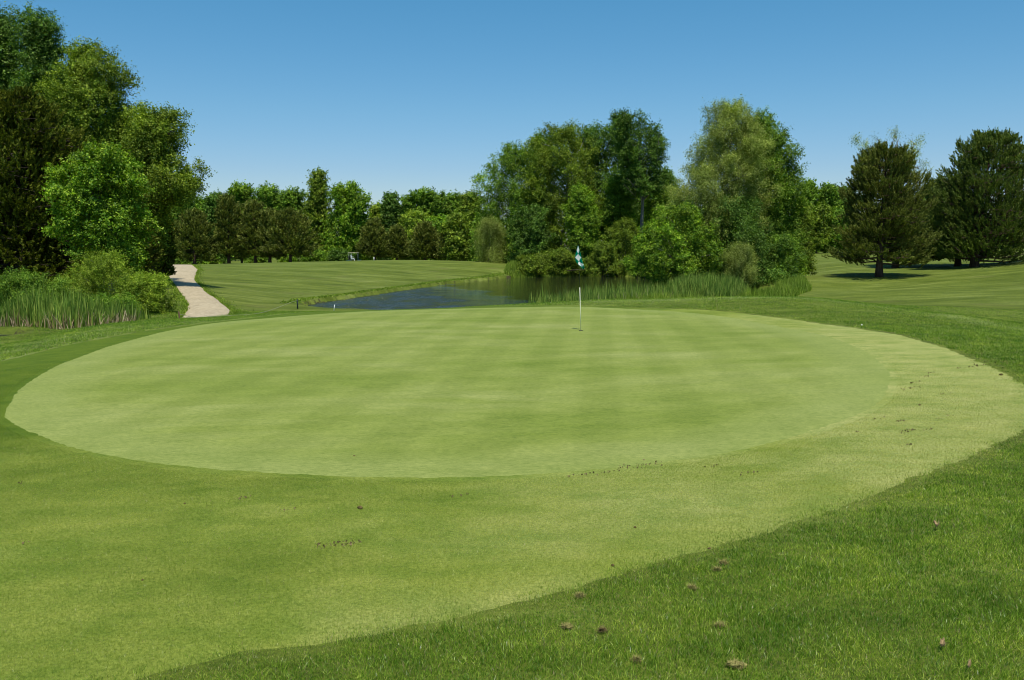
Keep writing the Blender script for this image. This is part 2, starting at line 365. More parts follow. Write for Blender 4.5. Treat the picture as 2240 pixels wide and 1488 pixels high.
def sheet(name, P, off, mat, dip=.014, rings=40, kind='structure'):
    P = np.asarray(P); q = np.r_[P, P[:1]]; d_ = np.r_[0, np.cumsum(np.hypot(*np.diff(q, axis=0).T))]; n = 1400; s_ = np.linspace(0, d_[-1], n + 1)[:-1]
    P = np.stack([np.interp(s_, d_, q[:, 0]), np.interp(s_, d_, q[:, 1])], 1); c = P.mean(0); r_ = np.random.RandomState(len(name))
    jn = r_.normal(0, 1, n); jn = (jn + np.roll(jn, 1)) * .5 + .8 * np.sin(s_ * 1.9) + .6 * np.sin(s_ * .83 + 1); N_ = (P - c) / np.linalg.norm(P - c, axis=1)[:, None]; P = P + N_ * (jn * (.016 if name == 'putting_green' else .05))[:, None]
    fr = np.linspace(0, 1, rings + 1)[1:] ** 0.8
    pts = [c[None]] + [c + (P - c) * f for f in fr]; XY = np.concatenate(pts)
    Z = hz(XY[:, 0], XY[:, 1]) + off; Z[-n:] -= dip
    V = np.c_[XY, Z]; F = []
    e = np.r_[0, np.repeat(fr, n)]
    k = np.arange(n); k2 = (k + 1) % n
    quads = [np.stack([1 + r * n + k, 1 + r * n + k2, 1 + (r + 1) * n + k2, 1 + (r + 1) * n + k], -1) for r in range(rings - 1)]
    Q = np.concatenate(quads)
    T = np.stack([np.zeros(n, int), 1 + k2, 1 + k], -1)
    me = bpy.data.meshes.new(name)
    me.from_pydata(V.tolist(), [], [tuple(x) for x in T.tolist()] + [tuple(x) for x in Q.tolist()])
    a = me.attributes.new('edge', 'FLOAT', 'POINT'); a.data.foreach_set('value', e.astype(np.float32))
    # shortest way to the outline in metres
    sd = -poly_sd(V[:, 0], V[:, 1], P); a = me.attributes.new('inset', 'FLOAT', 'POINT'); a.data.foreach_set('value', sd.astype(np.float32))
    for p in me.polygons: p.use_smooth = True
    me.update()
    if me.polygons[5].normal.z < 0: me.flip_normals()
    return tag(link_mesh(name, me, None, mat), kind=kind)
def apron_mat():
    t = NT('apron_turf'); co = t.coord()
    sx = t.n('ShaderNodeSeparateXYZ'); t.l(co, sx.inputs[0])
    big = t.noise(0.35, t.coord((1, 1.3, 1)), 4, 0.6)
    # paler to +x, darker to -x: light on the mowing grain, painted into colour
    g = t.math('ADD', t.math('MULTIPLY', sx.outputs[0], 0.075), t.math('MULTIPLY', sx.outputs[1], -0.026))
    g = t.math('ADD', t.math('ADD', g, 0.05), t.math('MULTIPLY', big, 1.3))
    c = t.ramp(g, [(0.05, (0.084, 0.132, 0.007)), (0.46, (0.182, 0.228, 0.032)), (0.78, (0.270, 0.300, 0.080))])
    med = t.noise(1.7, t.coord((1, 1.6, 1)), 6, 0.65)
    c = t.mix(0.8, c, t.ramp(med, [(0.34, (0.62, 0.76, 0.5)), (0.5, (1, 1, 1)), (0.66, (1.28, 1.16, 1.4))]), 'MULTIPLY')
    fine = t.noise(45, co, 5, 0.75)
    c = t.mix(1.0, c, t.ramp(fine, [(0.34, (0.52, 0.62, 0.42)), (0.5, (1, 1, 1)), (0.66, (1.38, 1.32, 1.45))]), 'MULTIPLY')
    h = t.math('ADD', fine, t.noise(120, co, 3, 0.7))
    return t.bsdf(c, 0.9, 0.15, 0, h, 0.5, 0.015)
def green_mat():
    t = NT('green_turf'); co = t.coord()
    st = t.noise(0.5, t.coord((0.42, 1.15, 1), 0.06), 7, 0.66, 0.4)
    st2 = t.noise(0.34, t.coord((1.0, 1.0, 1)), 4, 0.55)
    c = t.ramp(t.math('ADD', t.math('MULTIPLY', st, 0.6), t.math('MULTIPLY', st2, 0.4)), [(0.35, (0.140, 0.192, 0.020)), (0.5, (0.198, 0.240, 0.043)), (0.65, (0.252, 0.282, 0.076))])
    # narrow mower passes seen as faint diagonal stripes
    wv = t.n('ShaderNodeTexWave', wave_type='BANDS', bands_direction='X'); wv.inputs['Scale'].default_value = 0.30
    wv.inputs['Distortion'].default_value = 0.4; t.l(t.coord((1, 1, 1), 0.10), wv.inputs['Vector'])
    wv2 = t.n('ShaderNodeTexWave', wave_type='BANDS', bands_direction='X'); wv2.inputs['Scale'].default_value = 0.30
    wv2.inputs['Distortion'].default_value = 0.5; t.l(t.coord((1, 1, 1), 1.0), wv2.inputs['Vector'])
    c = t.mix(0.18, c, t.ramp(wv2.outputs['Fac'], [(0.3, (0.78, 0.82, 0.7)), (0.7, (1.15, 1.12, 1.25))]), 'MULTIPLY')
    c = t.mix(0.26, c, t.ramp(wv.outputs['Fac'], [(0.3, (0.78, 0.82, 0.7)), (0.7, (1.15, 1.12, 1.25))]), 'MULTIPLY')
    ring = t.ramp(t.math('MULTIPLY', t.attr('inset'), 0.5), [(0.30, 1.0), (0.62, 0.0)])
    c = t.mix(t.math('MULTIPLY', ring, 0.55), c, (0.232, 0.272, 0.070))
    fine = t.noise(28, t.coord((0.6, 1.5, 1)), 5, 0.7)
    c = t.mix(0.95, c, t.ramp(fine, [(0.32, (0.64, 0.72, 0.58)), (0.5, (1, 1, 1)), (0.68, (1.28, 1.22, 1.35))]), 'MULTIPLY')
    sp = t.noise(90, co, 3, 0.8)
    c = t.mix(0.6, c, t.ramp(sp, [(0.32, (0.62, 0.70, 0.5)), (0.68, (1.3, 1.25, 1.35))]), 'MULTIPLY')
    md = t.noise(4.5, t.coord((0.7, 1.6, 1)), 6, 0.7); c = t.mix(0.45, c, t.ramp(md, [(0.33, (0.74, 0.82, 0.65)), (0.5, (1, 1, 1)), (0.67, (1.2, 1.14, 1.25))]), 'MULTIPLY')
    return t.bsdf(c, 0.85, 0.2, 0, t.math('ADD', fine, sp), 0.25, 0.008)
M_APRON, M_GREEN = apron_mat(), green_mat()
sheet('apron_turf', APRON, 0.004, M_APRON, .03)
sheet('putting_green', GREEN, 0.010, M_GREEN)

# gravel path
def path_mat():
    t = NT('gravel'); co = t.coord()
    f = t.noise(5, co, 6, 0.75); g = t.noise(0.8, t.coord((1, 0.5, 1)), 4)
    v = t.n('ShaderNodeTexVoronoi'); v.inputs['Scale'].default_value = 18; t.l(co, v.inputs['Vector'])
    c = t.ramp(f, [(0.3, (0.27, 0.215, 0.13)), (0.5, (0.405, 0.335, 0.215)), (0.7, (0.54, 0.455, 0.315))])
    c = t.mix(0.6, c, t.ramp(g, [(0.3, (0.82, 0.82, 0.8)), (0.7, (1.12, 1.1, 1.08))]), 'MULTIPLY')
    c = t.mix(0.5, c, t.ramp(v.outputs['Distance'], [(0.0, (0.75, 0.74, 0.72)), (0.5, (1.1, 1.1, 1.1))]), 'MULTIPLY')
    c = t.mix(t.ramp(t.noise(1.6, co, 3), [(0.72, 0.0), (0.8, 0.7)]), c, (0.13, 0.16, 0.04))
    return t.bsdf(c, 0.9, 0.2, 0, f, 0.8, 0.04)
PL = [(391, 697), (412, 672), (402, 655), (388, 637), (376, 620), (366, 604), (360, 593)]
PR = [(505, 689), (512, 682), (484, 662), (458, 645), (440, 627), (426, 610), (436, 591)]
def resample(pts, n):
    pts = np.array(pts); d = np.r_[0, np.cumsum(np.hypot(*np.diff(pts[:, :2], axis=0).T))]; s = np.linspace(0, d[-1], n)
    out = np.stack([np.interp(s, d, pts[:, i]) for i in range(pts.shape[1])], 1)
    for _ in range(6): out[1:-1] = (out[:-2] + 2 * out[1:-1] + out[2:]) / 4
    return out
A = resample([hit(*p)[:2] for p in PL] + [ground_at(362, 88)[:2], ground_at(362, 102)[:2]], 90)
B = resample([hit(*p)[:2] for p in PR] + [ground_at(432, 86)[:2], ground_at(425, 100)[:2]], 90)
rs = np.random.RandomState(5)
A[:, 0] += rs.normal(0, .02, 90); B[:, 0] += rs.normal(0, .02, 90)
nn = 14; tt = np.linspace(0, 1, nn)
XY = A[:, None] * (1 - tt)[None, :, None] + B[:, None] * tt[None, :, None]
Z = hz(XY[..., 0], XY[..., 1]) + 0.06 + 0.02 * np.sin(tt * math.pi)[None]
Z[:, 0] -= .07; Z[:, -1] -= .07; Z[0] -= .08; Z[1] -= .03; Z[-1] -= .1
I = np.arange(90 * nn).reshape(90, nn)
F = np.stack([I[:-1, :-1], I[:-1, 1:], I[1:, 1:], I[1:, :-1]], -1).reshape(-1, 4)
me = np_mesh('gravel_path', np.c_[XY.reshape(-1, 2), Z.ravel()], F, None, True)
tag(link_mesh('gravel_path', me, None, path_mat()), kind='structure')
PATH_A, PATH_B = A.copy(), B.copy()

# water
def water_mat():
    t = NT('pond_water'); co = t.coord()
    sx = t.n('ShaderNodeSeparateXYZ'); t.l(co, sx.inputs[0])
    # breeze reaches the near, left end; the far right stays calm
    wind = t.math('SUBTRACT', t.math('MULTIPLY', sx.outputs[0], -0.16), t.math('MULTIPLY', sx.outputs[1], 0.045))
    wind = t.math('ADD', wind, t.math('MULTIPLY', t.noise(0.18, t.coord((0.6, 1.3, 1)), 3), 1.6))
    wind = t.ramp(t.math('ADD', wind, 1.9), [(0.05, 0.04), (0.55, 0.6), (0.9, 1.0)])
    n1 = t.noise(2.6, t.coord((0.8, 1.6, 1)), 5, 0.6, 0.3); n2 = t.noise(9, t.coord((0.8, 1.4, 1)), 3, 0.6)
    h = t.math('MULTIPLY', t.math('ADD', n1, t.math('MULTIPLY', n2, 0.3)), wind)
    p = t.n('ShaderNodeBsdfPrincipled'); p.inputs['Base Color'].default_value = (0.022, 0.028, 0.012, 1)
    rg = t.ramp(t.math('MULTIPLY', wind, t.math('ADD', t.noise(0.9, t.coord((0.6, 0.30, 1)), 6, .75), 0.2)), [(0.42, 0.03), (0.60, 0.12), (0.84, 0.34)])
    t.l(rg, p.inputs['Roughness']); p.inputs['IOR'].default_value = 1.333
    b = t.n('ShaderNodeBump'); b.inputs['Strength'].default_value = 0.9; b.inputs['Distance'].default_value = 0.30
    t.l(h, b.inputs['Height']); t.l(b.outputs[0], p.inputs['Normal']); t.l(p.outputs[0], t.out.inputs[0])
    return t.m
M_WATER = water_mat()
def water(name, P, z):
    c = P.mean(0); P = c + (P - c) * 1.0
    # grow outline by 0.6 m so that it always dips under the bank
    n = np.roll(P, -1, 0) - np.roll(P, 1, 0); n = np.stack([n[:, 1], -n[:, 0]], 1); n /= np.linalg.norm(n, axis=1)[:, None]
    if poly_sd(np.array([P[0, 0] + n[0, 0] * .05]), np.array([P[0, 1] + n[0, 1] * .05]), P)[0] < 0: n = -n
    P = P + n * 0.5
    me = bpy.data.meshes.new(name); me.from_pydata([(x, y, z) for x, y in P], [], [tuple(range(len(P)))]); me.update()
    if me.polygons[0].normal.z < 0: me.flip_normals()
    return tag(link_mesh(name, me, None, M_WATER), kind='structure')
water('pond_water', POND, WZ); water('ditch_water', POND2, WZ2)

# ------------------------------------------------------------------ foliage
def frame(N, rs):
    R = rs.normal(size=N.shape); T = np.cross(N, R); T /= np.linalg.norm(T, axis=1)[:, None] + 1e-9
    return T, np.cross(N, T)
def leaves_mesh(name, P, N, size, rs, tuft, asp=0.55, T=None):
    n = len(P)
    N = N / (np.linalg.norm(N, axis=1)[:, None] + 1e-9)
    if T is None: T, B = frame(N, rs)
    else:
        T = T / (np.linalg.norm(T, axis=1)[:, None] + 1e-9); B = np.cross(N, T); B /= np.linalg.norm(B, axis=1)[:, None] + 1e-9
    s = (size * rs.uniform(0.6, 1.35, n))[:, None]
    V = np.stack([P - T * s * .5, P + B * s * asp * .5 + N * s * .06, P + T * s * .5, P - B * s * asp * .5 + N * s * .06], 1).reshape(-1, 3)
    F = np.arange(4 * n).reshape(n, 4)
    return np_mesh(name, V, F, {'rnd': rs.uniform(0, 1, n), 'tuft': tuft})
def prof_fn(prof):
    prof = sorted(prof); z = [p[0] for p in prof]; l = [p[1] for p in prof]; r = [p[2] for p in prof]
    return lambda q: (np.interp(q, z, l), np.interp(q, z, r))
def rand_dir(rs, n):
    v = rs.normal(size=(n, 3)); return v / np.linalg.norm(v, axis=1)[:, None]

def crown_points(rs, prof, lobes, tufts, nleaf, lobe_r, tuft_r, fill=0.25, depth=1.0, droop=0.0, flat=0.62, edge=0.36, core=0.25):
    lobes = int(lobes * 1.5); lobe_r *= .76
    f = prof_fn(prof); z0, z1 = min(p[0] for p in prof), max(p[0] for p in prof)
    zz = np.linspace(z0, z1, 60); l, r = f(zz); wdt = np.maximum(r - l, 0.05) + 0.25 * (np.max(r - l)); cw = np.cumsum(wdt); cw /= cw[-1]
    # stratified lobes
    u = (np.arange(lobes) + rs.uniform(0, 1, lobes)) / lobes
    cz = np.interp(u, np.r_[0, cw], np.r_[z0, zz]); l, r = f(cz)
    ph = (np.arange(lobes) * 2.39996 + rs.uniform(-.6, .6, lobes))
    rho = rs.uniform(0, 1, lobes) ** edge * rs.uniform(.82, 1.14, lobes)
    half = (r - l) / 2; cx = (r + l) / 2
    lr = lobe_r * rs.choice([.5, .7, .95, 1.2, 1.45], lobes) * rs.uniform(.85, 1.15, lobes); lr = np.minimum(lr, np.maximum(half * 0.9, lobe_r * 0.3))
    hh = np.maximum(half - lr * 0.72, 0.05)
    C = np.stack([cx + hh * rho * np.cos(ph), hh * depth * rho * np.sin(ph), np.clip(cz, z0 + lr * .5, z1 - lr * 1.05)], 1)
    out_dir = C - np.stack([cx, np.zeros(lobes), cz - half * 0.4], 1); out_dir /= np.linalg.norm(out_dir, axis=1)[:, None] + 1e-6
    # each lobe is a leafy branch end: twigs spread round an axis that points out and up
    ax = out_dir * rs.uniform(.5, 1.1, lobes)[:, None] + np.array([0, 0, 1.0]) * rs.uniform(.15, .75, lobes)[:, None] + rand_dir(rs, lobes) * .25
    ax /= np.linalg.norm(ax, axis=1)[:, None]
    li = np.repeat(np.arange(lobes), np.maximum(4, (tufts * 1.15 * (lr / lobe_r) ** 1.8).astype(int))); nt_ = len(li)
    sp = rs.uniform(0, 1, nt_) ** .85; d = rand_dir(rs, nt_); d -= ax[li] * (d * ax[li]).sum(1)[:, None] * .8; d /= np.linalg.norm(d, axis=1)[:, None]
    wd = lr[li] * (.30 + .75 * np.sqrt(np.clip(1 - sp, 0, 1))) * rs.uniform(.15, 1.0, nt_) ** .5
    TP = C[li] + ax[li] * ((sp - .45) * lr[li] * 2.1)[:, None] + d * wd[:, None] * np.array([1, 1, flat + .12])
    td = ax[li] * .6 + d * .75 + rand_dir(rs, nt_) * .45; td /= np.linalg.norm(td, axis=1)[:, None]
    # leaves sit along short twigs
    k = np.repeat(np.arange(nt_), nleaf); n = len(k)
    tr = tuft_r * rs.uniform(0.7, 1.5, nt_)[k]
    off = td[k] * (rs.uniform(-.8, 2.0, n) * tr * 1.15)[:, None] + rs.normal(size=(n, 3)) * (tr * .34)[:, None]
    if droop: off[:, 2] -= np.abs(rs.normal(size=n)) * droop
    P = TP[k] + off
    d = d * .6 + ax[li] * .4
    N = d[k] * 0.75 + np.array([0, 0, 0.40]) + rand_dir(rs, n) * 0.75
    lt = rs.uniform(0, 1, lobes); tv = (.55 * lt[li] + .45 * rs.uniform(0, 1, nt_))[k]
    # leaves on the inner twigs, filling the crown volume
    nc = int(n * core)
    if nc:
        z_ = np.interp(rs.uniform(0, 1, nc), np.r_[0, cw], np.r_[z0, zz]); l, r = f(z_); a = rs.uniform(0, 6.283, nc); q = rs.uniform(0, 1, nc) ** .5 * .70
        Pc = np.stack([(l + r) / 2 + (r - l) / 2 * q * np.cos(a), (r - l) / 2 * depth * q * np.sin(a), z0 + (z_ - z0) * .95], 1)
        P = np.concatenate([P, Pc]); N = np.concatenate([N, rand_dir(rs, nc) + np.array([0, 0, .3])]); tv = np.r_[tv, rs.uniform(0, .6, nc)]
    return C, lr, TP, P, N, tv

def tree(name, label, cat, group, px, py, d, prof_px, mat, bk='brown', lobes=40, tufts=22, nleaf=12, lobe_r=1.2, tuft_r=0.22,
         leaf=0.16, seed=1, trunk_r=0.22, droop=0.0, fill=0.25, depth=1.0, asp=0.55, base=None, flat=0.62, limbs=True, bare=0, lean=0, edge=.36, fork=0, trunk_top=.82, clear=0, core=.26, dens=2.3):
    leaf *= .80
    """prof_px: crown outline in picture coordinates (y, x_left, x_right), turned into metres at this tree's distance"""
    rs = np.random.RandomState(seed)
    X, Y, _ = at(px, HZ, d) if base is None else base
    Zb = gz(X, Y)
    s = d / FPX
    prof = []
    for (y, xl, xr) in prof_px:
        a, b = ray(px, y); prof.append((CAMZ + b * d - Zb, (xl - px) * s, (xr - px) * s))
    root = empty(name, (X, Y, Zb - 0.03)); tag(root, label, cat, group)
    C, lr, TP, P, N, tf = crown_points(rs, prof, lobes, tufts, int(nleaf * dens), lobe_r, tuft_r, fill, depth, droop, flat, edge, core)
    P[:, 2] = np.maximum(P[:, 2], 0.05)
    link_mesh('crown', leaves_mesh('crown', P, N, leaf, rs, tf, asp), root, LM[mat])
    top = max(p[0] for p in prof); f = prof_fn(prof)
    mb = MB(); H = top * trunk_top
    pts = []; rad = []
    for i in range(9):
        t = i / 8; z = H * t; l_, r_ = f(max(z, min(p[0] for p in prof))); cx = (l_ + r_) / 2 * min(1, t * 1.3)
        pts.append((cx + 0.06 * math.sin(3 * t + seed) * H * .15, 0.05 * math.cos(4 * t + seed) * H * .15, z)); rad.append(trunk_r * (1.35 if i == 0 else 1) * (1 - 0.82 * t))
    mb.tube(pts, rad, 8)
    if limbs:
        idx = rs.permutation(len(C))[:min(len(C), 34)]
        for i in idx:
            c = C[i]; z0_ = max(H * 0.10 + clear, min(c[2] - np.hypot(c[0], c[1]) * 0.55, H * 0.93)); t = z0_ / H * 8; k = min(int(t), 7); w_ = t - k
            p0 = Vector(pts[k]).lerp(Vector(pts[k + 1]), w_); p1 = Vector(c); m_ = p0.lerp(p1, 0.5) + Vector((0, 0, 0.12 * (p1 - p0).length))
            r0 = max(0.02, trunk_r * 0.42 * (1 - z0_ / H * .6)); mb.tube([p0, m_, p1], [r0, r0 * .6, r0 * .22], 5, False)
            for q in range(3):
                e = p1 + Vector(rand_dir(rs, 1)[0]) * lr[i] * .8; mb.tube([m_.lerp(p1, .5), e], [r0 * .3, r0 * .08], 4, False)
    for i in range(bare):
        z0_ = H * rs.uniform(.55, .95); k = min(int(z0_ / H * 8), 7); p0 = Vector(pts[k]); a = rs.uniform(0, 6.28)
        L = rs.uniform(.12, .3) * top; e = p0 + Vector((math.cos(a) * .6, math.sin(a) * .5, rs.uniform(.5, 1.0))) * L
        mb.tube([p0, p0.lerp(e, .5) + Vector((rs.normal() * .1 * L, 0, 0)), e], [trunk_r * .3, trunk_r * .18, .015], 5, False)
        for q in range(6):
            t = rs.uniform(.3, .95); b0 = p0.lerp(e, t); ee = b0 + Vector((rs.normal(), rs.normal(), abs(rs.normal()) + .3)) * L * .16
            mb.tube([b0, ee], [.03, .008], 4, False)
    mb.build('trunk', BK[bk], root, True)
    return root

def pine(name, label, cat, group, px, d, prof_px, mat='pine', boughs=60, seed=1, trunk_r=0.2, tuft_n=16, needles=12, nl=0.30, nw=0.07, droop=.06, spire=0.5, bk='pine', depth=1.0, up=.55, base=None, twig=True):
    rs = np.random.RandomState(seed)
    X, Y, _ = at(px, HZ, d) if base is None else base
    Zb = gz(X, Y); s = d / FPX; prof = []
    for (y, xl, xr) in prof_px:
        a, b = ray(px, y); prof.append((CAMZ + b * d - Zb, (xl - px) * s, (xr - px) * s))
    root = empty(name, (X, Y, Zb - .03)); tag(root, label, cat, group)
    f = prof_fn(prof); z0, z1 = min(p[0] for p in prof), max(p[0] for p in prof)
    mb = MB(); H = z1 * 0.95
    lean_x = (f(H)[0] + f(H)[1]) / 2
    mb.tube([(lean_x * t * t, .04 * math.sin(5 * t), H * t) for t in np.linspace(0, 1, 8)], [trunk_r * (1.3 if t == 0 else 1) * (1 - .88 * t) for t in np.linspace(0, 1, 8)], 8)
    P = []; D = []; TF = []
    for i in range(boughs):
        t = (i + rs.uniform(0, 1)) / boughs; zt = z0 + (z1 - z0) * t ** 0.9; ph = i * 2.39996 + rs.uniform(-.4, .4)
        l_, r_ = f(zt); hw = (r_ - l_) / 2; cx = (l_ + r_) / 2
        L = hw * rs.uniform(0.80, 1.20)
        dx, dy = math.cos(ph), math.sin(ph) * depth
        tip = np.array([cx + dx * L, dy * L, zt]); rise = up * 0.30 * (0.3 + t) * L
        zb = max(z0 * .6, zt - rise); bs = np.array([lean_x * (zb / H) ** 2, 0, zb])
        mid = bs * .5 + tip * .5 + np.array([0, 0, -droop * L])
        mb.tube([bs, mid, tip], [max(.02, trunk_r * .32 * (1 - .7 * t)), max(.015, trunk_r * .16 * (1 - .7 * t)), .012], 5, False)
        nt_ = max(4, int(tuft_n * (0.35 + L / max(.1, hw_max(prof)))))
        sp = rs.uniform(0.22, 1.0, nt_) ** .8
        lat = rs.normal(0, .30, nt_) * L * (1.05 - sp * .35) * .75
        px_, py_ = -dy, dx
        bz = np.stack([(1 - sp) ** 2 * bs[k] + 2 * sp * (1 - sp) * mid[k] + sp ** 2 * tip[k] for k in range(3)], 1)
        q = bz + np.stack([px_ * lat, py_ * lat, rs.normal(0, .05, nt_) * L + rs.uniform(0, .12, nt_) * L * (1 - sp * .5)], 1)
        P.append(q); v = np.stack([dx * .7 + px_ * lat / (L + .1), dy * .7 + py_ * lat / (L + .1), np.full(nt_, up + 1.0 * t)], 1) + rs.normal(0, .22, (nt_, 3)); D.append(v); bt = rs.uniform(0, 1); TF.append(.5 * bt + .5 * rs.uniform(0, 1, nt_))
        if twig:
            for j in range(0, nt_, 4): mb.tube([bz[j], q[j]], [.018, .008], 3, False)
    # leader and top candles
    nc = int(14 * spire * 2); zc = z1 - np.abs(rs.normal(0, .07, nc)) * (z1 - z0); l_, r_ = f(zc)
    P.append(np.stack([(l_ + r_) / 2 + (r_ - l_) / 2 * rs.uniform(-1, 1, nc), (r_ - l_) / 2 * rs.uniform(-1, 1, nc) * .8, zc], 1)); D.append(np.tile([0, 0, 1.2], (nc, 1))); TF.append(rs.uniform(0, 1, nc))
    P = np.concatenate(P); D = np.concatenate(D); TF = np.concatenate(TF); D /= np.linalg.norm(D, axis=1)[:, None]
    # each tuft is a shoot with needles round it
    k = np.repeat(np.arange(len(P)), needles); n = len(k)
    sh = nl * 2.3 * rs.uniform(.6, 1.3, len(P))
    along = rs.uniform(-.25, 1, n)
    base_ = P[k] + D[k] * (along * sh[k])[:, None] + rs.normal(size=(n, 3)) * nl * .16
    T = D[k] * 1.15 + rand_dir(rs, n) * .8; N = rand_dir(rs, n) + np.array([0, 0, .5]); N = N - T * (N * T).sum(1)[:, None] / ((T * T).sum(1)[:, None])
    P2 = base_; P2[:, 2] = np.maximum(P2[:, 2], .1)
    link_mesh('crown', leaves_mesh('crown', P2, N, nl, rs, TF[k], nw / nl, T), root, LM[mat])
    mb.build('trunk', BK[bk], root, True)
    return root
def hw_max(prof): return max((p[2] - p[1]) / 2 for p in prof)

exec_trees = []
# ---- left wood
G_L = 'trees of the wood on the left'
tree('broadleaf_tree', 'tallest dark green tree at the far left, its top highest in the picture', 'tree', G_L, 15, 0, 62,
     [(22, 8, 44), (50, -25, 72), (110, -40, 82), (200, -50, 88), (330, -70, 100), (480, -60, 100)], 'dark', 'brown', 60, 34, 14, 1.15, .24, .17, 11, .32)
tree('broadleaf_tree', 'dark round topped tree just right of the tallest left tree', 'tree', G_L, 110, 0, 60,
     [(30, 86, 130), (62, 66, 150), (130, 56, 166), (200, 48, 185), (280, 40, 200), (420, 30, 205), (520, 40, 200)], 'dark', 'brown', 60, 34, 14, 1.1, .24, .17, 12, .30)
tree('broadleaf_tree', 'olive green tree with stepped right side between the dark tops and the spreading tree', 'tree', G_L, 210, 0, 57,
     [(92, 190, 220), (122, 160, 230), (150, 145, 258), (175, 142, 292), (215, 132, 286), (250, 130, 325), (320, 130, 335), (480, 130, 340), (560, 140, 340)], 'olive', 'brown', 75, 34, 14, 1.0, .24, .16, 13, .30)
tree('broadleaf_tree', 'spreading tree whose lowest limb reaches out over the far treeline', 'tree', G_L, 325, 0, 54,
     [(230, 326, 372), (260, 298, 404), (300, 285, 416), (335, 280, 408), (352, 285, 365), (370, 285, 436), (395, 285, 462), (420, 285, 450), (445, 300, 390), (500, 290, 360), (570, 290, 355)], 'olive', 'brown', 58, 28, 13, .75, .2, .15, 14, .26, edge=.3, droop=.12)
pine('cedar_tree', 'huge dark brown green cedar filling the left edge of the picture', 'tree', G_L, 45, 46,
     [(215, -10, 110), (270, -60, 150), (350, -90, 185), (450, -110, 190), (540, -110, 200), (640, -100, 190)], 'cedar', 150, 21, .35, 60, 18, .17, .075, up=.25, bk='brown', depth=.9)
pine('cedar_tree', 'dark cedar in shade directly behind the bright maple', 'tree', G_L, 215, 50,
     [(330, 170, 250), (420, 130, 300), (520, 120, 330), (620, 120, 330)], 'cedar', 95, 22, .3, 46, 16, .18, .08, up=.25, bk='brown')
pine('cedar_tree', 'narrow dark cedar at the right edge of the left wood', 'tree', G_L, 352, 58,
     [(455, 340, 364), (500, 328, 374), (560, 322, 376), (600, 324, 366)], 'cedar', 60, 23, .2, 30, 15, .18, .08, up=.3, bk='brown')
tree('maple_tree', 'bright yellow green maple glowing against the dark cedars', 'tree', G_L, 235, 0, 42,
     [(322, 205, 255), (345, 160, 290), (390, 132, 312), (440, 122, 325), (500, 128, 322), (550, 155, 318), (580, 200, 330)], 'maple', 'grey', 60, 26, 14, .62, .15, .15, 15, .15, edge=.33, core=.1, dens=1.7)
tree('broadleaf_tree', 'dark green tree closing the gap behind the spreading tree and the bright maple', 'tree', G_L, 265, 0, 60,
     [(255, 240, 290), (290, 215, 330), (400, 200, 350), (560, 200, 350)], 'dark', 'brown', 60, 30, 13, 1.0, .24, .17, 16, .25)
G_B = 'bushes below the left wood'
bl = 'bush'
tree('bush', 'large feathery light green bush below the bright maple', bl, G_B, 225, 0, 38.5,
     [(552, 190, 240), (585, 150, 290), (620, 130, 318), (660, 130, 310), (695, 140, 300)], 'yellow', 'grey', 42, 22, 14, .42, .11, .085, 31, .05, asp=.35, fill=.2)
tree('bush', 'rounded green bush nearest the gravel path', bl, G_B, 318, 0, 35,
     [(600, 285, 330), (620, 262, 358), (650, 255, 376), (685, 258, 372), (702, 265, 365)], 'yellow', 'grey', 40, 22, 14, .36, .10, .085, 32, .05, asp=.4, fill=.2)
tree('bush', 'loose bush with long shoots at the left edge behind the cattails', bl, G_B, 60, 0, 35,
     [(598, 30, 90), (625, -20, 130), (660, -40, 150), (700, -40, 150)], 'mid', 'grey', 42, 22, 14, .38, .12, .085, 33, .05, asp=.4, fill=.2)
tree('bush', 'dark green bush between the feathery bush and the left edge bush', bl, G_B, 130, 0, 37,
     [(615, 90, 165), (640, 70, 200), (690, 70, 210)], 'olive', 'grey', 34, 20, 13, .36, .12, .085, 34, .05, asp=.4)
tree('bush', 'low green bush in front of the feathery bush and behind the cattails', bl, G_B, 215, 0, 33,
     [(650, 180, 250), (670, 150, 290), (708, 150, 290)], 'mid', 'grey', 30, 20, 13, .3, .11, .08, 35, .04, asp=.4)

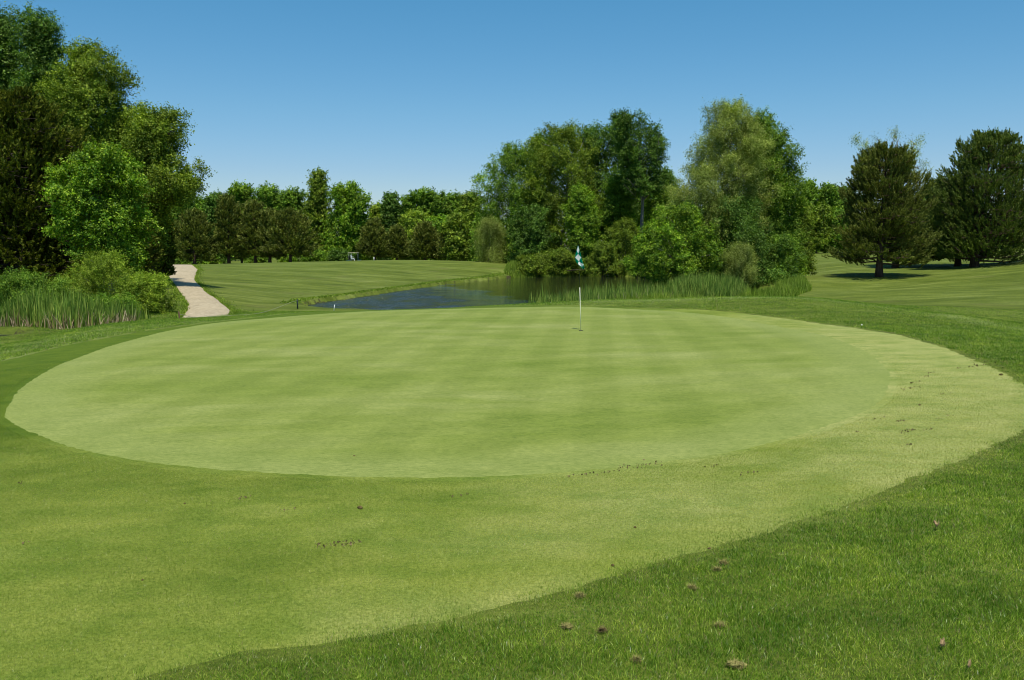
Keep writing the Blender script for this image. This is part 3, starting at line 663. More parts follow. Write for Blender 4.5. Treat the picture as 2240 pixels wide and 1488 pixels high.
# ---- far tree line behind the left hill
G_F = 'far treeline behind the grassy hill'
far = [ # px, d, profile, mat, label
 (400, 165, [(425, 385, 425), (455, 368, 440), (520, 360, 445), (585, 365, 445)], 'mid', 'grey green tree under the reaching limb of the left wood'),
 (448, 185, [(436, 435, 462), (470, 425, 470), (560, 425, 470)], 'mid', 'small green treetop left of the first dark green dome'),
 (475, 180, [(423, 465, 485), (440, 452, 494), (500, 448, 500), (570, 450, 500)], 'dark', 'dark green domed tree in the far treeline left part'),
 (528, 182, [(404, 515, 545), (418, 500, 560), (450, 495, 566), (560, 495, 566)], 'maple', 'bright green tree, highest of the far treeline left half'),
 (588, 182, [(408, 572, 602), (425, 562, 612), (470, 560, 618), (560, 560, 618)], 'mid', 'green tree with a flat twin top beside the brightest far tree'),
 (640, 182, [(414, 622, 655), (430, 610, 668), (480, 606, 670), (560, 606, 670)], 'mid', 'green tree left of the tall pointed far tree'),
 (696, 178, [(374, 692, 704), (392, 686, 716), (420, 680, 720), (445, 668, 724), (520, 664, 735), (570, 664, 735)], 'olive', 'tall pointed slender tree sticking out of the far treeline'),
 (768, 172, [(404, 745, 775), (412, 735, 795), (440, 720, 810), (500, 715, 815), (575, 715, 815)], 'maple', 'large bright green tree right of the pointed far tree'),
 (826, 180, [(448, 815, 830), (470, 808, 845), (560, 805, 850)], 'yellow', 'low yellow green tree in the dip of the far treeline'),
 (855, 176, [(424, 845, 866), (445, 838, 875), (480, 838, 878), (560, 838, 880)], 'dark', 'blue green rounded tree right of the dip in the treeline'),
 (895, 176, [(432, 882, 902), (450, 876, 918), (560, 876, 920)], 'mid', 'small green tree right of the blue green rounded tree'),
 (932, 174, [(416, 920, 940), (430, 905, 960), (480, 900, 965), (570, 900, 965)], 'mid', 'green tree with a single raised crown in the middle of the far treeline'),
 (985, 170, [(426, 970, 1005), (440, 952, 1018), (500, 950, 1022), (572, 950, 1022)], 'mid', 'broad green tree right of the raised crown'),
 (1030, 160, [(424, 1022, 1040), (445, 1008, 1052), (500, 1000, 1060), (574, 1000, 1060)], 'olive', 'grey green tree beside the central grove'),
 (915, 158, [(466, 900, 930), (490, 880, 950), (560, 880, 955)], 'yellow', 'yellow green tree standing before the middle of the far treeline'),
 (960, 155, [(480, 945, 975), (500, 935, 990), (565, 935, 990)], 'maple', 'short bright green tree next to the yellow green far tree'),
 (1000, 145, [(470, 990, 1015), (500, 975, 1030), (572, 975, 1035)], 'olive', 'short grey olive tree behind the right end of the hill'),
 (1062, 140, [(470, 1050, 1080), (510, 1035, 1100), (580, 1035, 1105)], 'mid', 'green tree in shade beside the weeping tree'),
]
for i, (px, d, pr, mt, lb) in enumerate(far):
    wpx = max(p[2] - p[1] for p in pr)
    tree('broadleaf_tree', lb, 'tree', G_F, px, 0, d, pr, mt, 'grey', int(30 + wpx * .42), 18, 11, 1.15, .36, .42, 100 + i, .2, limbs=False, trunk_top=.8)
G_P = 'dark pines behind the grassy hill'
fp = [
 (425, 150, [(466, 415, 440), (500, 385, 460), (550, 375, 470), (570, 380, 465)], 'dark pine with a bare trunk just right of the path top'),
 (500, 152, [(432, 492, 508), (460, 480, 525), (520, 470, 535), (562, 470, 535)], 'tall conical dark pine with one rusty patch'),
 (558, 152, [(446, 545, 570), (480, 530, 590), (560, 525, 600)], 'dark pine right of the conical one'),
 (635, 148, [(466, 610, 650), (490, 595, 672), (540, 585, 685), (560, 590, 680)], 'broad flat topped brownish pine on the hill line'),
 (820, 150, [(488, 812, 828), (515, 795, 840), (560, 785, 855)], 'dark pyramidal pine right of the golf cart'),
 (930, 148, [(496, 922, 938), (525, 905, 955), (562, 893, 965)], 'small dark pine in front of the yellow green far tree'),
 (985, 146, [(508, 975, 995), (535, 965, 1005), (566, 962, 1008)], 'smallest dark pine near the right end of the hill'),
 (590, 150, [(470, 580, 600), (520, 570, 615), (560, 568, 618)], 'thin dark pine left of the broad flat topped pine'),
 (868, 150, [(505, 860, 878), (540, 852, 885), (563, 850, 888)], 'low olive pine between the two pyramidal pines'),
]
for i, (px, d, pr, lb) in enumerate(fp):
    pine('pine_tree', lb, 'tree', G_P, px, d, pr, 'pine', 54, 200 + i, .28, 30, 12, .40, .15, up=.4, spire=.8, twig=False)
for i, (px, y0, wd, mt, lb) in enumerate([(460, 562, 40, 'maple', 'low bright undergrowth bush under the dark pines near the path top'), (560, 560, 46, 'mid', 'low green undergrowth bush between the pine trunks'), (632, 560, 30, 'maple', 'bright undergrowth bush under the flat topped pine'),
        (690, 552, 50, 'mid', 'green undergrowth bush left of the golf cart'), (1062, 560, 26, 'yellow', 'small yellow green bush at the right end of the hill crest'), (1095, 560, 34, 'maple', 'small bright bush where the hill meets the grove'),
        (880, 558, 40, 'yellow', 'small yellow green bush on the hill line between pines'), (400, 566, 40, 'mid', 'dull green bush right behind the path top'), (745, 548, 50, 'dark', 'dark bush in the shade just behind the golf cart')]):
    tree('bush', lb, 'bush', 'undergrowth along the far treeline', px, 0, 160 if i < 4 or i > 5 else 128, [(y0, px - wd * .25, px + wd * .25), (y0 + 8, px - wd * .5, px + wd * .5), (592, px - wd * .5, px + wd * .5)], mt, 'grey', 22, 16, 11, .7, .25, .32, 240 + i, .06, limbs=False)

# ---- central grove across the pond
G_C = 'trees of the central grove across the pond'
tree('broadleaf_tree', 'wide light green tree forming the left shoulder of the central grove', 'tree', G_C, 1120, 0, 122,
     [(316, 1112, 1150), (342, 1072, 1180), (385, 1044, 1200), (440, 1034, 1205), (500, 1042, 1205), (560, 1050, 1205)], 'mid', 'grey', 70, 26, 13, 1.2, .30, .24, 41, .32, droop=.2)
tree('willow_tree', 'small weeping willow hanging pale branches at the left foot of the grove', 'tree', G_C, 1068, 0, 116,
     [(472, 1060, 1082), (490, 1042, 1105), (530, 1038, 1110), (572, 1045, 1105)], 'pale', 'grey', 34, 20, 13, .7, .22, .2, 42, .15, droop=.75, asp=.3)
tree('broadleaf_tree', 'olive tree with bare pale dead branches in the middle of the grove', 'tree', G_C, 1225, 0, 118,
     [(274, 1212, 1250), (298, 1175, 1290), (330, 1150, 1320), (400, 1145, 1335), (470, 1155, 1335), (560, 1170, 1320)], 'olive', 'pale', 74, 26, 13, 1.15, .30, .23, 43, .34, bare=14)
tree('broadleaf_tree', 'pale topped tree behind the dead branched olive tree', 'tree', G_C, 1185, 0, 128,
     [(292, 1165, 1200), (320, 1150, 1225), (420, 1145, 1230), (540, 1150, 1230)], 'mid', 'grey', 40, 24, 12, 1.1, .3, .25, 44, .3)
tree('broadleaf_tree', 'dark green tree between the olive tree and the tall open tree', 'tree', G_C, 1320, 0, 120,
     [(272, 1275, 1320), (296, 1262, 1365), (340, 1255, 1392), (420, 1260, 1400), (520, 1270, 1400)], 'dark', 'brown', 56, 26, 13, 1.15, .30, .24, 45, .3)
tree('broadleaf_tree', 'tall open dark leaved tree with a bare forked grey trunk', 'tree', G_C, 1395, 0, 110,
     [(246, 1345, 1362), (262, 1335, 1412), (285, 1330, 1448), (320, 1345, 1455), (360, 1350, 1458), (400, 1352, 1462), (425, 1365, 1455)], 'dark', 'grey', 52, 22, 12, .85, .26, .22, 46, .30, edge=.3, bare=9, clear=5)
tree('maple_tree', 'bright green maple low in the front of the central grove', 'tree', G_C, 1268, 0, 110,
     [(408, 1258, 1276), (440, 1242, 1295), (480, 1232, 1310), (530, 1235, 1312), (575, 1240, 1305)], 'maple', 'grey', 46, 24, 13, .85, .24, .22, 47, .2)
tree('broadleaf_tree', 'mid green tree left of the bare forked trunk', 'tree', G_C, 1352, 0, 114,
     [(382, 1340, 1362), (410, 1322, 1385), (480, 1318, 1392), (540, 1320, 1392)], 'mid', 'grey', 40, 22, 12, .9, .26, .23, 48, .2)
tree('broadleaf_tree', 'green tree filling the grove foot beside the weeping willow', 'tree', G_C, 1165, 0, 112,
     [(448, 1155, 1180), (480, 1125, 1205), (530, 1115, 1215), (585, 1115, 1215)], 'dark', 'grey', 46, 24, 12, .95, .26, .23, 49, .2)
tree('broadleaf_tree', 'bright green tree right behind the bare forked trunk', 'tree', G_C, 1440, 0, 116,
     [(395, 1432, 1450), (420, 1415, 1470), (480, 1405, 1480), (560, 1400, 1480)], 'maple', 'grey', 42, 22, 12, .9, .26, .23, 50, .2)
tree('broadleaf_tree', 'dark green tree rising behind the gap left of the biggest right tree', 'tree', G_C, 1462, 0, 124,
     [(372, 1440, 1468), (395, 1425, 1485), (430, 1420, 1495), (520, 1420, 1500)], 'mid', 'grey', 32, 22, 12, 1.0, .28, .24, 51, .2)
tree('broadleaf_tree', 'green tree seen right behind the fork of the bare grey trunk', 'tree', G_C, 1392, 0, 130,
     [(392, 1378, 1405), (430, 1362, 1425), (560, 1360, 1430)], 'mid', 'grey', 40, 22, 12, 1.0, .28, .24, 52, .2)
G_S = 'shrubs along the far pond bank'
sh = [
 (1215, 106, [(545, 1200, 1232), (565, 1175, 1262), (598, 1170, 1265)], 'olive', 'olive shrub on the far bank left of the golf flag'),
 (1160, 103, [(562, 1150, 1172), (578, 1130, 1195), (603, 1120, 1200)], 'olive', 'low spreading shrub at the left end of the far bank'),
 (1318, 104, [(532, 1305, 1335), (555, 1285, 1355), (598, 1280, 1360)], 'olive', 'olive shrub on the far bank right of the golf flag'),
 (1365, 106, [(482, 1350, 1382), (510, 1325, 1410), (560, 1320, 1420), (595, 1320, 1420)], 'olive', 'tall rounded olive shrub below the bare forked trunk'),
 (1410, 98, [(530, 1395, 1425), (555, 1380, 1445), (604, 1375, 1450)], 'mid', 'green shrub between the bank and the broad right tree'),
 (1258, 108, [(568, 1245, 1270), (580, 1235, 1285), (600, 1235, 1285)], 'mid', 'short green shrub directly behind the golf flag'),
]
for i, (px, d, pr, mt, lb) in enumerate(sh):
    tree('shrub', lb, 'shrub', G_S, px, 0, d, pr, mt, 'grey', 36, 20, 12, .5, .17, .17, 300 + i, .07)

# ---- the big near group right of the pond
G_D = 'big trees at the right end of the pond'
tree('birch_tree', 'biggest right tree, pale silvery olive with a feathery pointed top', 'tree', G_D, 1590, 0, 74,
     [(218, 1574, 1608), (246, 1545, 1632), (280, 1526, 1665), (305, 1500, 1678), (335, 1484, 1690), (375, 1472, 1695), (425, 1458, 1690), (470, 1446, 1675), (520, 1460, 1660)], 'pale', 'grey', 110, 30, 14, .85, .22, .15, 61, .3, asp=.4, droop=.22, edge=.33)
tree('broadleaf_tree', 'dense green tree rising behind the right side of the silvery tree', 'tree', G_D, 1665, 0, 77,
     [(248, 1635, 1672), (275, 1620, 1706), (320, 1610, 1724), (365, 1610, 1746), (420, 1610, 1758), (470, 1600, 1740), (540, 1600, 1750), (610, 1610, 1760)], 'mid', 'brown', 90, 30, 13, .95, .24, .17, 62, .3)
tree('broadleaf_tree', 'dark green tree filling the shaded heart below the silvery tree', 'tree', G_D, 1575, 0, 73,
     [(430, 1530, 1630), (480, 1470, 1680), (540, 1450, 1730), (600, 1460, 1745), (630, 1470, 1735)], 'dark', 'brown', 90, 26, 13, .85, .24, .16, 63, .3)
tree('maple_tree', 'bright green layered maple leaning over the cattails', 'tree', G_D, 1478, 0, 69,
     [(450, 1448, 1500), (495, 1405, 1560), (545, 1372, 1592), (595, 1378, 1605), (625, 1400, 1600)], 'maple', 'grey', 64, 22, 13, .55, .17, .16, 64, .14, flat=.45, edge=.34)
tree('shrub', 'pale straw coloured shrub in front of the dark tree foot', 'shrub', G_D, 1618, 0, 67,
     [(530, 1605, 1630), (548, 1585, 1655), (585, 1580, 1660), (615, 1590, 1650)], 'pale', 'grey', 34, 20, 13, .42, .14, .11, 65, .06, droop=.25, asp=.35)
tree('shrub', 'round dark green shrub at the right foot of the big right trees', 'shrub', G_D, 1708, 0, 72,
     [(520, 1690, 1730), (555, 1672, 1752), (605, 1672, 1758)], 'mid', 'grey', 44, 22, 12, .5, .16, .14, 66, .08)
tree('shrub', 'thin olive shrub on the outer right edge of the big right trees', 'shrub', G_D, 1748, 0, 78,
     [(440, 1735, 1755), (480, 1722, 1768), (540, 1722, 1778), (598, 1728, 1780)], 'olive', 'grey', 36, 18, 11, .5, .17, .14, 67, .08)

# ---- right background and pines
G_R = 'trees behind the right fairway'
rb = [
 (1765, 200, [(396, 1755, 1775), (420, 1742, 1790), (480, 1738, 1796), (552, 1738, 1796)], 'mid', 'green tree highest in the background right of the big trees'),
 (1808, 200, [(404, 1798, 1818), (430, 1785, 1832), (552, 1782, 1835)], 'mid', 'thin topped tree second in the right background'),
 (1845, 205, [(410, 1835, 1858), (440, 1822, 1868), (552, 1820, 1870)], 'dark', 'dark tree next to the left edge of the front pine'),
 (1785, 165, [(452, 1772, 1800), (480, 1752, 1820), (545, 1750, 1830)], 'olive', 'yellowish olive tree low in the right background'),
 (1832, 165, [(462, 1820, 1845), (490, 1800, 1862), (540, 1798, 1866)], 'mid', 'green low tree with short trunk in the right background'),
 (2030, 190, [(422, 2015, 2045), (450, 2000, 2060), (552, 1995, 2065)], 'mid', 'green tree seen through the gap between the right pines'),
 (2075, 190, [(440, 2060, 2095), (552, 2050, 2100)], 'dark', 'dark tree behind the lower boughs of the right pines'),
]
for i, (px, d, pr, mt, lb) in enumerate(rb):
    tree('broadleaf_tree', lb, 'tree', G_R, px, 0, d, pr, mt, 'grey', 50, 18, 11, 1.2, .38, .44, 400 + i, .22, limbs=False)
tree('willow_tree', 'pale green willow with bare right hand branches rising behind the front pine', 'tree', G_R, 1945, 0, 108,
     [(280, 1955, 1995), (300, 1855, 2016), (330, 1850, 2022), (380, 1860, 2020), (430, 1870, 2060), (500, 1890, 2065)], 'pale', 'grey', 40, 18, 12, .75, .25, .2, 410, .3, dens=1.5, core=.05, droop=.4, asp=.35, bare=16)
G_RP = 'pines on the right slope'
pine('pine_tree', 'front pine of the right slope with a short dark trunk on mown grass', 'tree', G_RP, 1925, 70,
     [(326, 1895, 1965), (350, 1875, 1988), (400, 1860, 2005), (450, 1850, 2012), (500, 1835, 2020), (545, 1830, 2035), (575, 1850, 2010)], 'pine', 76, 500, .26, 66, 26, .20, .045, up=.5, spire=3.0)
pine('pine_tree', 'second pine standing half hidden behind the front pine', 'tree', G_RP, 1960, 85,
     [(450, 1940, 2010), (490, 1925, 2085), (540, 1930, 2090), (565, 1950, 2080)], 'pine', 60, 501, .3, 44, 16, .28, .075, up=.4)
pine('pine_tree', 'pine with a reddish trunk left of the darkest right pine', 'tree', G_RP, 2097, 82,
     [(396, 2050, 2075), (410, 2030, 2100), (450, 2025, 2130), (510, 2030, 2150), (562, 2035, 2150)], 'pineb', 70, 502, .26, 46, 16, .28, .075, up=.45)
pine('pine_tree', 'tallest and darkest pine filling the right edge', 'tree', G_RP, 2133, 76,
     [(294, 2130, 2190), (320, 2095, 2230), (370, 2085, 2262), (430, 2060, 2290), (500, 2050, 2300), (545, 2060, 2290), (565, 2090, 2260)], 'pineb', 86, 503, .32, 70, 26, .21, .048, up=.55, spire=3.4)

# far-off wood closing the view behind everything else
rs = np.random.RandomState(808); PP, NN, TT = [], [], []
for i in range(150):
    a = -1.5 + 3.0 * (i + rs.uniform(0, .8)) / 150; d = rs.uniform(222, 262); x = math.sin(a) * d * 1.1; y = math.cos(a) * d
    g_ = gz(x, y); H_ = rs.uniform(9.0, 11.5); W_ = rs.uniform(3.2, 5.0)
    C, lr, TP, P, N, tv = crown_points(rs, [(0.2, -W_, W_), (H_ * .5, -W_, W_), (H_ * .85, -W_ * .6, W_ * .6), (H_, -.6, .6)], 18, 16, 6, 1.7, .5, .2)
    PP.append(P + np.array([x, y, g_])); NN.append(N); TT.append(tv * .6 + .4 * rs.uniform())
P = np.concatenate(PP); tag(link_mesh('distant_wood', leaves_mesh('distant_wood', P, np.concatenate(NN), .75, rs, np.concatenate(TT)), None, LM['mid']), 'far-off green wood closing the horizon behind the trees', 'wood', None, 'stuff')
# ---- reeds, cattails, tall grass (stuff)
def blades(name, X, Y, Hs, Wd, rs, mat, lean=.12, bend=.25, zoff=0.0, seg=2, hdir=None, Z=None, attrs=None):
    n = len(X); Z = (hz(X, Y) if Z is None else Z) + zoff
    a = rs.uniform(0, 2 * math.pi, n) if hdir is None else hdir; dx, dy = np.cos(a), np.sin(a)
    L = rs.normal(0, lean, n) ; fa = rs.uniform(0, 2 * math.pi, n); wx, wy = np.cos(fa) * Wd / 2, np.sin(fa) * Wd / 2
    rows = []
    for i in range(seg + 1):
        t = i / seg; k = L * t + bend * t * t * rs.uniform(.3, 1, n) if i else np.zeros(n)
        cx = X + dx * k * Hs; cy = Y + dy * k * Hs; cz = Z + Hs * t * (1 - .25 * (k ** 2) * t)
        tap = (1 - t) ** .6 if i == seg else 1 - .35 * t
        rows.append((cx, cy, cz, tap))
    V = []; 
    for (cx, cy, cz, tap) in rows[:-1]:
        V.append(np.stack([cx - wx * tap, cy - wy * tap, cz], 1)); V.append(np.stack([cx + wx * tap, cy + wy * tap, cz], 1))
    cx, cy, cz, _ = rows[-1]; V.append(np.stack([cx, cy, cz], 1))
    K = len(V); V = np.stack(V, 1).reshape(-1, 3); b = np.arange(n)[:, None] * K
    T = [np.array([K - 3, K - 2, K - 1])]
    for i in range(seg - 1):
        q = 2 * i; T += [np.array([q, q + 1, q + 3]), np.array([q, q + 3, q + 2])]
    F = np.concatenate([b + t[None] for t in T]); rnd = rs.uniform(0, 1, n)
    at_ = {'rnd': np.tile(rnd, len(T)), 'tuft': np.tile(rs.uniform(0, 1, n) if attrs is None else attrs, len(T))}
    return link_mesh(name, np_mesh(name, V, F, at_), None, mat)
def in_quad(rs, n, P):
    P = np.asarray(P); lo, hi = P.min(0), P.max(0); X = rs.uniform(lo[0], hi[0], n * 3); Y = rs.uniform(lo[1], hi[1], n * 3)
    k = poly_sd(X, Y, P) < 0; return X[k][:n], Y[k][:n]
def gp(px, d): return ((px - CX) / FPX * d, d)
rs = np.random.RandomState(77)
def stand(name, label, poly, n, h, wd, mat, lean=.1, bend=.15, zmin=None, cat=None, hv=.38, clump=0, seg=2):
    X, Y = in_quad(rs, n, poly)
    if clump:
        k = rs.randint(0, max(1, len(X) // clump), len(X)); X = X[k] + rs.normal(0, .10, len(X)); Y = Y[k] + rs.normal(0, .10, len(X))
    Z = hz(X, Y)
    if zmin is not None: Z = np.maximum(Z, zmin)
    e = poly_sd(X, Y, np.asarray(poly)); hh = h * rs.uniform(1 - hv, 1 + hv, len(X)) * np.clip(.55 + (-e) * .6, .5, 1) * (1 + .32 * wob(X, Y, .9, 5) + .25 * wob(X, Y, 3.3, 7))
    o = blades(name, X, Y, hh, wd, rs, mat, lean, bend, 0, seg, None, Z)
    return tag(o, label, cat or 'plants', None, 'stuff')
stand('cattails', 'dark green cattails growing in the pond behind the golf flag', [gp(1180, 45), gp(1250, 43), gp(1330, 44), gp(1460, 50), gp(1540, 58), gp(1500, 66), gp(1350, 60), gp(1240, 55)], 3400, .80, .036, LM['reed'], .09, .16, WZ - .05)
stand('cattails', 'sparse cattails at the left end of the pond stand', [gp(1150, 43.5), gp(1205, 42), gp(1240, 46), gp(1200, 50)], 450, .95, .045, LM['reed'], .12, .2, WZ - .05)
stand('tall_grass', 'bright tall grass on the near pond bank in front of the cattails', [gp(1250, 40.5), gp(1450, 39), gp(1590, 40), gp(1590, 47), gp(1450, 46), gp(1280, 43.5)], 22000, .62, .035, LM['sedge'], .15, .3, None)
stand('tall_grass', 'tall grass hummocks below the big right trees', [gp(1585, 44), gp(1680, 45), gp(1740, 50), gp(1775, 60), gp(1760, 68), gp(1640, 62), gp(1585, 55)], 20000, .60, .04, LM['sedge'], .15, .3, None)
stand('tall_grass', 'green sedge fringe under the layered maple at the water edge', [gp(1450, 58), gp(1600, 50), gp(1640, 62), gp(1560, 72), gp(1470, 72)], 12000, 1.0, .045, LM['reed'], .12, .25, WZ - .05)
stand('tall_grass', 'light green grass tongue at the left end of the far bank', [gp(1103, 101), gp(1130, 98.5), gp(1200, 103), gp(1330, 109), gp(1330, 112), gp(1180, 108), gp(1110, 108)], 14000, .85, .07, LM['sedge'], .15, .3, None)
# far bank fringe
stand('tall_grass', 'ragged uncut grass along the far bank below the shrubs', [gp(1300, 111), gp(1420, 99), gp(1480, 88), gp(1500, 92), gp(1440, 106), gp(1330, 115)], 9000, .8, .07, LM['sedge'], .15, .3, None)
stand('cattails', 'dense cattails at the left edge below the bushes', [gp(-60, 29.3), gp(60, 29), gp(120, 28.2), gp(200, 29), gp(250, 30.5), gp(300, 31.7), gp(330, 32.4), gp(180, 31.5), gp(-60, 32)], 2700, .92, .032, LM['reed'], .10, .18, WZ2)
stand('dead_reeds', 'broken straw coloured stems among the left cattails', [gp(-20, 28.9), gp(70, 28.6), gp(130, 27.8), gp(300, 31), gp(300, 31.6), gp(120, 28.7), gp(-20, 29.6)], 420, .60, .028, LM['straw'], .35, .3, None, hv=.5)
stand('dead_reeds', 'few straw coloured stems among the cattails behind the golf flag', [gp(1280, 42.5), gp(1500, 43), gp(1450, 46), gp(1300, 45)], 160, .8, .03, LM['straw'], .3, .3, WZ, hv=.5)
# pond edge grass clumps on hill side
L1 = [np.array(wat(x, y)) for x, y in [(655, 674), (690, 663), (740, 657), (800, 648), (900, 633), (1000, 619), (1060, 613), (1110, 607)]]
ex, ey = [], []
for a, b in zip(L1[:-1], L1[1:]):
    n = int(np.linalg.norm(b - a) * 110); t = rs.uniform(0, 1, n); nrm = np.array([-(b - a)[1], (b - a)[0]]); nrm /= np.linalg.norm(nrm)
    o_ = rs.normal(.55, .28, n); ex.append(a[0] + (b - a)[0] * t + nrm[0] * o_); ey.append(a[1] + (b - a)[1] * t + nrm[1] * o_)
ex, ey = np.concatenate(ex), np.concatenate(ey)
tag(blades('bank_grass', ex, ey, rs.uniform(.03, .13, len(ex)) , .05, rs, LM['sedge'], .3, .6), 'ragged grass overhanging the left pond bank', 'grass', None, 'stuff')

rs_ = np.random.RandomState(12); qx, qy = [], []
for L_, sg in ((PATH_A, -1), (PATH_B, 1)):
    k = rs_.randint(0, len(L_) - 1, 5200); t = rs_.uniform(0, 1, 5200); p = L_[k] * (1 - t)[:, None] + L_[k + 1] * t[:, None]
    qx.append(p[:, 0] + sg * (rs_.exponential(.14, 5200) - .05)); qy.append(p[:, 1] + rs_.normal(0, .1, 5200))
qx, qy = np.concatenate(qx), np.concatenate(qy)
tag(blades('path_edge_grass', qx, qy, .07 * rs_.uniform(.5, 1.6, len(qx)), .03, rs_, LM['sedge'], .4, .6, .03), 'grass creeping over both edges of the gravel path', 'grass', None, 'stuff')
# ---- turf blades near the camera
def turf_mat(name, dark, mid, light, patch=0.5, wide=0.35, grad=False):
    t = NT(name); c = t.ramp(t.attr('rnd'), [(0, dark), (.55, mid), (1, light)])
    co = t.coord(); a = t.noise(2.2, co, 5, .65); b = t.noise(wide, co, 3)
    c = t.mix(patch, c, t.ramp(a, [(.33, (.50, .66, .45)), (.5, (1, 1, 1)), (.66, (1.55, 1.3, 1.5))]), 'MULTIPLY')
    c = t.mix(patch * .7, c, t.ramp(b, [(.35, (.75, .85, .7)), (.65, (1.25, 1.12, 1.3))]), 'MULTIPLY')
    if grad:  # light on the mowing grain, painted into the blade colour by position
        sx = t.n('ShaderNodeSeparateXYZ'); t.l(co, sx.inputs[0])
        g_ = t.math('ADD', t.math('MULTIPLY', sx.outputs[0], 0.075), t.math('MULTIPLY', sx.outputs[1], -0.026))
        g_ = t.math('ADD', t.math('ADD', g_, 0.05), t.math('MULTIPLY', t.noise(0.35, t.coord((1, 1.3, 1)), 4, 0.6), 1.3))
        c = t.mix(1.0, c, t.ramp(g_, [(.05, (.46, .57, .28)), (.46, (.93, .95, .95)), (.78, (1.33, 1.18, 2.0))]), 'MULTIPLY')
    dead = t.math('GREATER_THAN', t.attr('tuft'), 0.955); c = t.mix(dead, c, (.30, .25, .12))
    d = t.n('ShaderNodeBsdfDiffuse'); tr = t.n('ShaderNodeBsdfTranslucent'); g = t.n('ShaderNodeBsdfGlossy'); g.inputs['Roughness'].default_value = .35
    t.l(c, d.inputs[0]); t.l(t.mix(1.0, c, (1.2, 1.3, .6), 'MULTIPLY'), tr.inputs[0])
    m1 = t.n('ShaderNodeMixShader'); m1.inputs[0].default_value = .35; t.l(d.outputs[0], m1.inputs[1]); t.l(tr.outputs[0], m1.inputs[2])
    m2 = t.n('ShaderNodeMixShader'); m2.inputs[0].default_value = .025; t.l(m1.outputs[0], m2.inputs[1]); t.l(g.outputs[0], m2.inputs[2])
    t.l(m2.outputs[0], t.out.inputs[0]); return t.m
M_TR = turf_mat('rough_blades', (.036, .110, .004), (.150, .285, .011), (.42, .53, .08), 1.0)
M_TA = turf_mat('apron_blades', (.170, .240, .018), (.300, .360, .048), (.42, .46, .10), .5, grad=True)
def near_pts(rs, n, y0, y1, p):
    u = rs.uniform(0, 1, n); Y = (y0 ** (2 - p) + u * (y1 ** (2 - p) - y0 ** (2 - p))) ** (1 / (2 - p)) if p != 2 else y0 * (y1 / y0) ** u
    X = rs.uniform(-1, 1, n) * (.64 * Y + 3.2); return X, Y
rs = np.random.RandomState(9)
X, Y = near_pts(rs, 1900000, 2.6, 17, 1.6)
sdv = poly_sd(X, Y, APRON) + .07 * wob(X, Y, 3.2, 2) + .10 * wob(X, Y, 10, 4) + rs.normal(0, .03, len(X))
k = (sdv > 0) | (rs.uniform(0, 1, len(X)) < np.clip(1 + sdv / .3, 0, 1) * .4) & True
k &= rs.uniform(0, 1, len(X)) < np.clip((17.5 - Y) / 7, 0, 1); X, Y, sdv = X[k], Y[k], sdv[k]
clump = 1 + .30 * wob(X, Y, 5.0, 6) + .22 * wob(X, Y, 13, 8)
Hs = .029 * clump * rs.uniform(.55, 1.35, len(X)) * np.clip(.72 + sdv * .6, .35, 1)
tag(blades('rough_grass', X, Y, np.clip(Hs, .014, .09), .0025 * (Y / 4) ** .8, rs, M_TR, .6, .8, -.004), 'longer dark green rough grass in the bottom right foreground', 'grass', None, 'stuff')
X, Y = near_pts(rs, 950000, 12, 38, 1.3); sdv = poly_sd(X, Y, APRON) + .08 * wob(X, Y, 6, 4)
k = (sdv > 0) & (rs.uniform(0, 1, len(X)) < np.clip((Y - 11) / 5, 0, 1)) & (poly_sd(X, Y, POND2) > .3); X, Y = X[k], Y[k]
tag(blades('mound_grass', X, Y, .040 * rs.uniform(.5, 1.3, len(X)) * (1 + .4 * wob(X, Y, 2.2, 3)), .011, rs, M_TR, .6, .7, -.004, 1), 'mown rough grass on the mound behind the green', 'grass', None, 'stuff')
X, Y = near_pts(rs, 1700000, 2.6, 17, 1.7)
k = (poly_sd(X, Y, APRON) < .05) & (poly_sd(X, Y, GREEN) + rs.normal(0, .015, len(X)) > 0.0) & (rs.uniform(0, 1, len(X)) < np.clip((17 - Y) / 9, 0, 1)); X, Y = X[k], Y[k]
tag(blades('apron_grass', X, Y, .0088 * rs.uniform(.6, 1.3, len(X)), .0022 * (Y / 4) ** .9, rs, M_TA, .5, .6, .004, 1), 'short cut blades of the apron round the green', 'grass', None, 'stuff')

# ------------------------------------------------------------------ things on the course
white = simple('white_paint', (.80, .80, .74), .45, .4, 0, .06); darkp = simple('dark_paint', (.02, .035, .03), .5)
wood = simple('stake_wood', (.16, .09, .055), .85); postm = simple('post_green', (.035, .05, .045), .7); ropem = simple('rope', (.30, .30, .17), .9)
fx, fy, fz = hit(1271, 724.5)
root = empty('golf_flag', (fx, fy, fz)); tag(root, 'green and white checked golf flag hanging limp on its stick in the hole', 'golf flag')
sM = fy / FPX
def fp_(px, py, dy=0): a, b = ray(px, py); return Vector((a * fy - fx, dy, CAMZ + b * fy - fz))
t0, t1, t2 = fp_(1271, 724.5), fp_(1268.3, 629), fp_(1264.5, 541)
t0.z = -0.08
MB().tube([t0, t1], [.0085, .0075], 10).build('lower_stick', simple('stick_cream', (.74, .74, .56), .45, .4, 0, .05), root, True)
MB().tube([t1, t2], [.007, .006], 10).build('upper_stick', darkp, root, True)
MB().tube([t2 - Vector((0, 0, .02)), t2 + Vector((0, 0, .006))], [.009, .005], 10).build('tip', white, root, True)
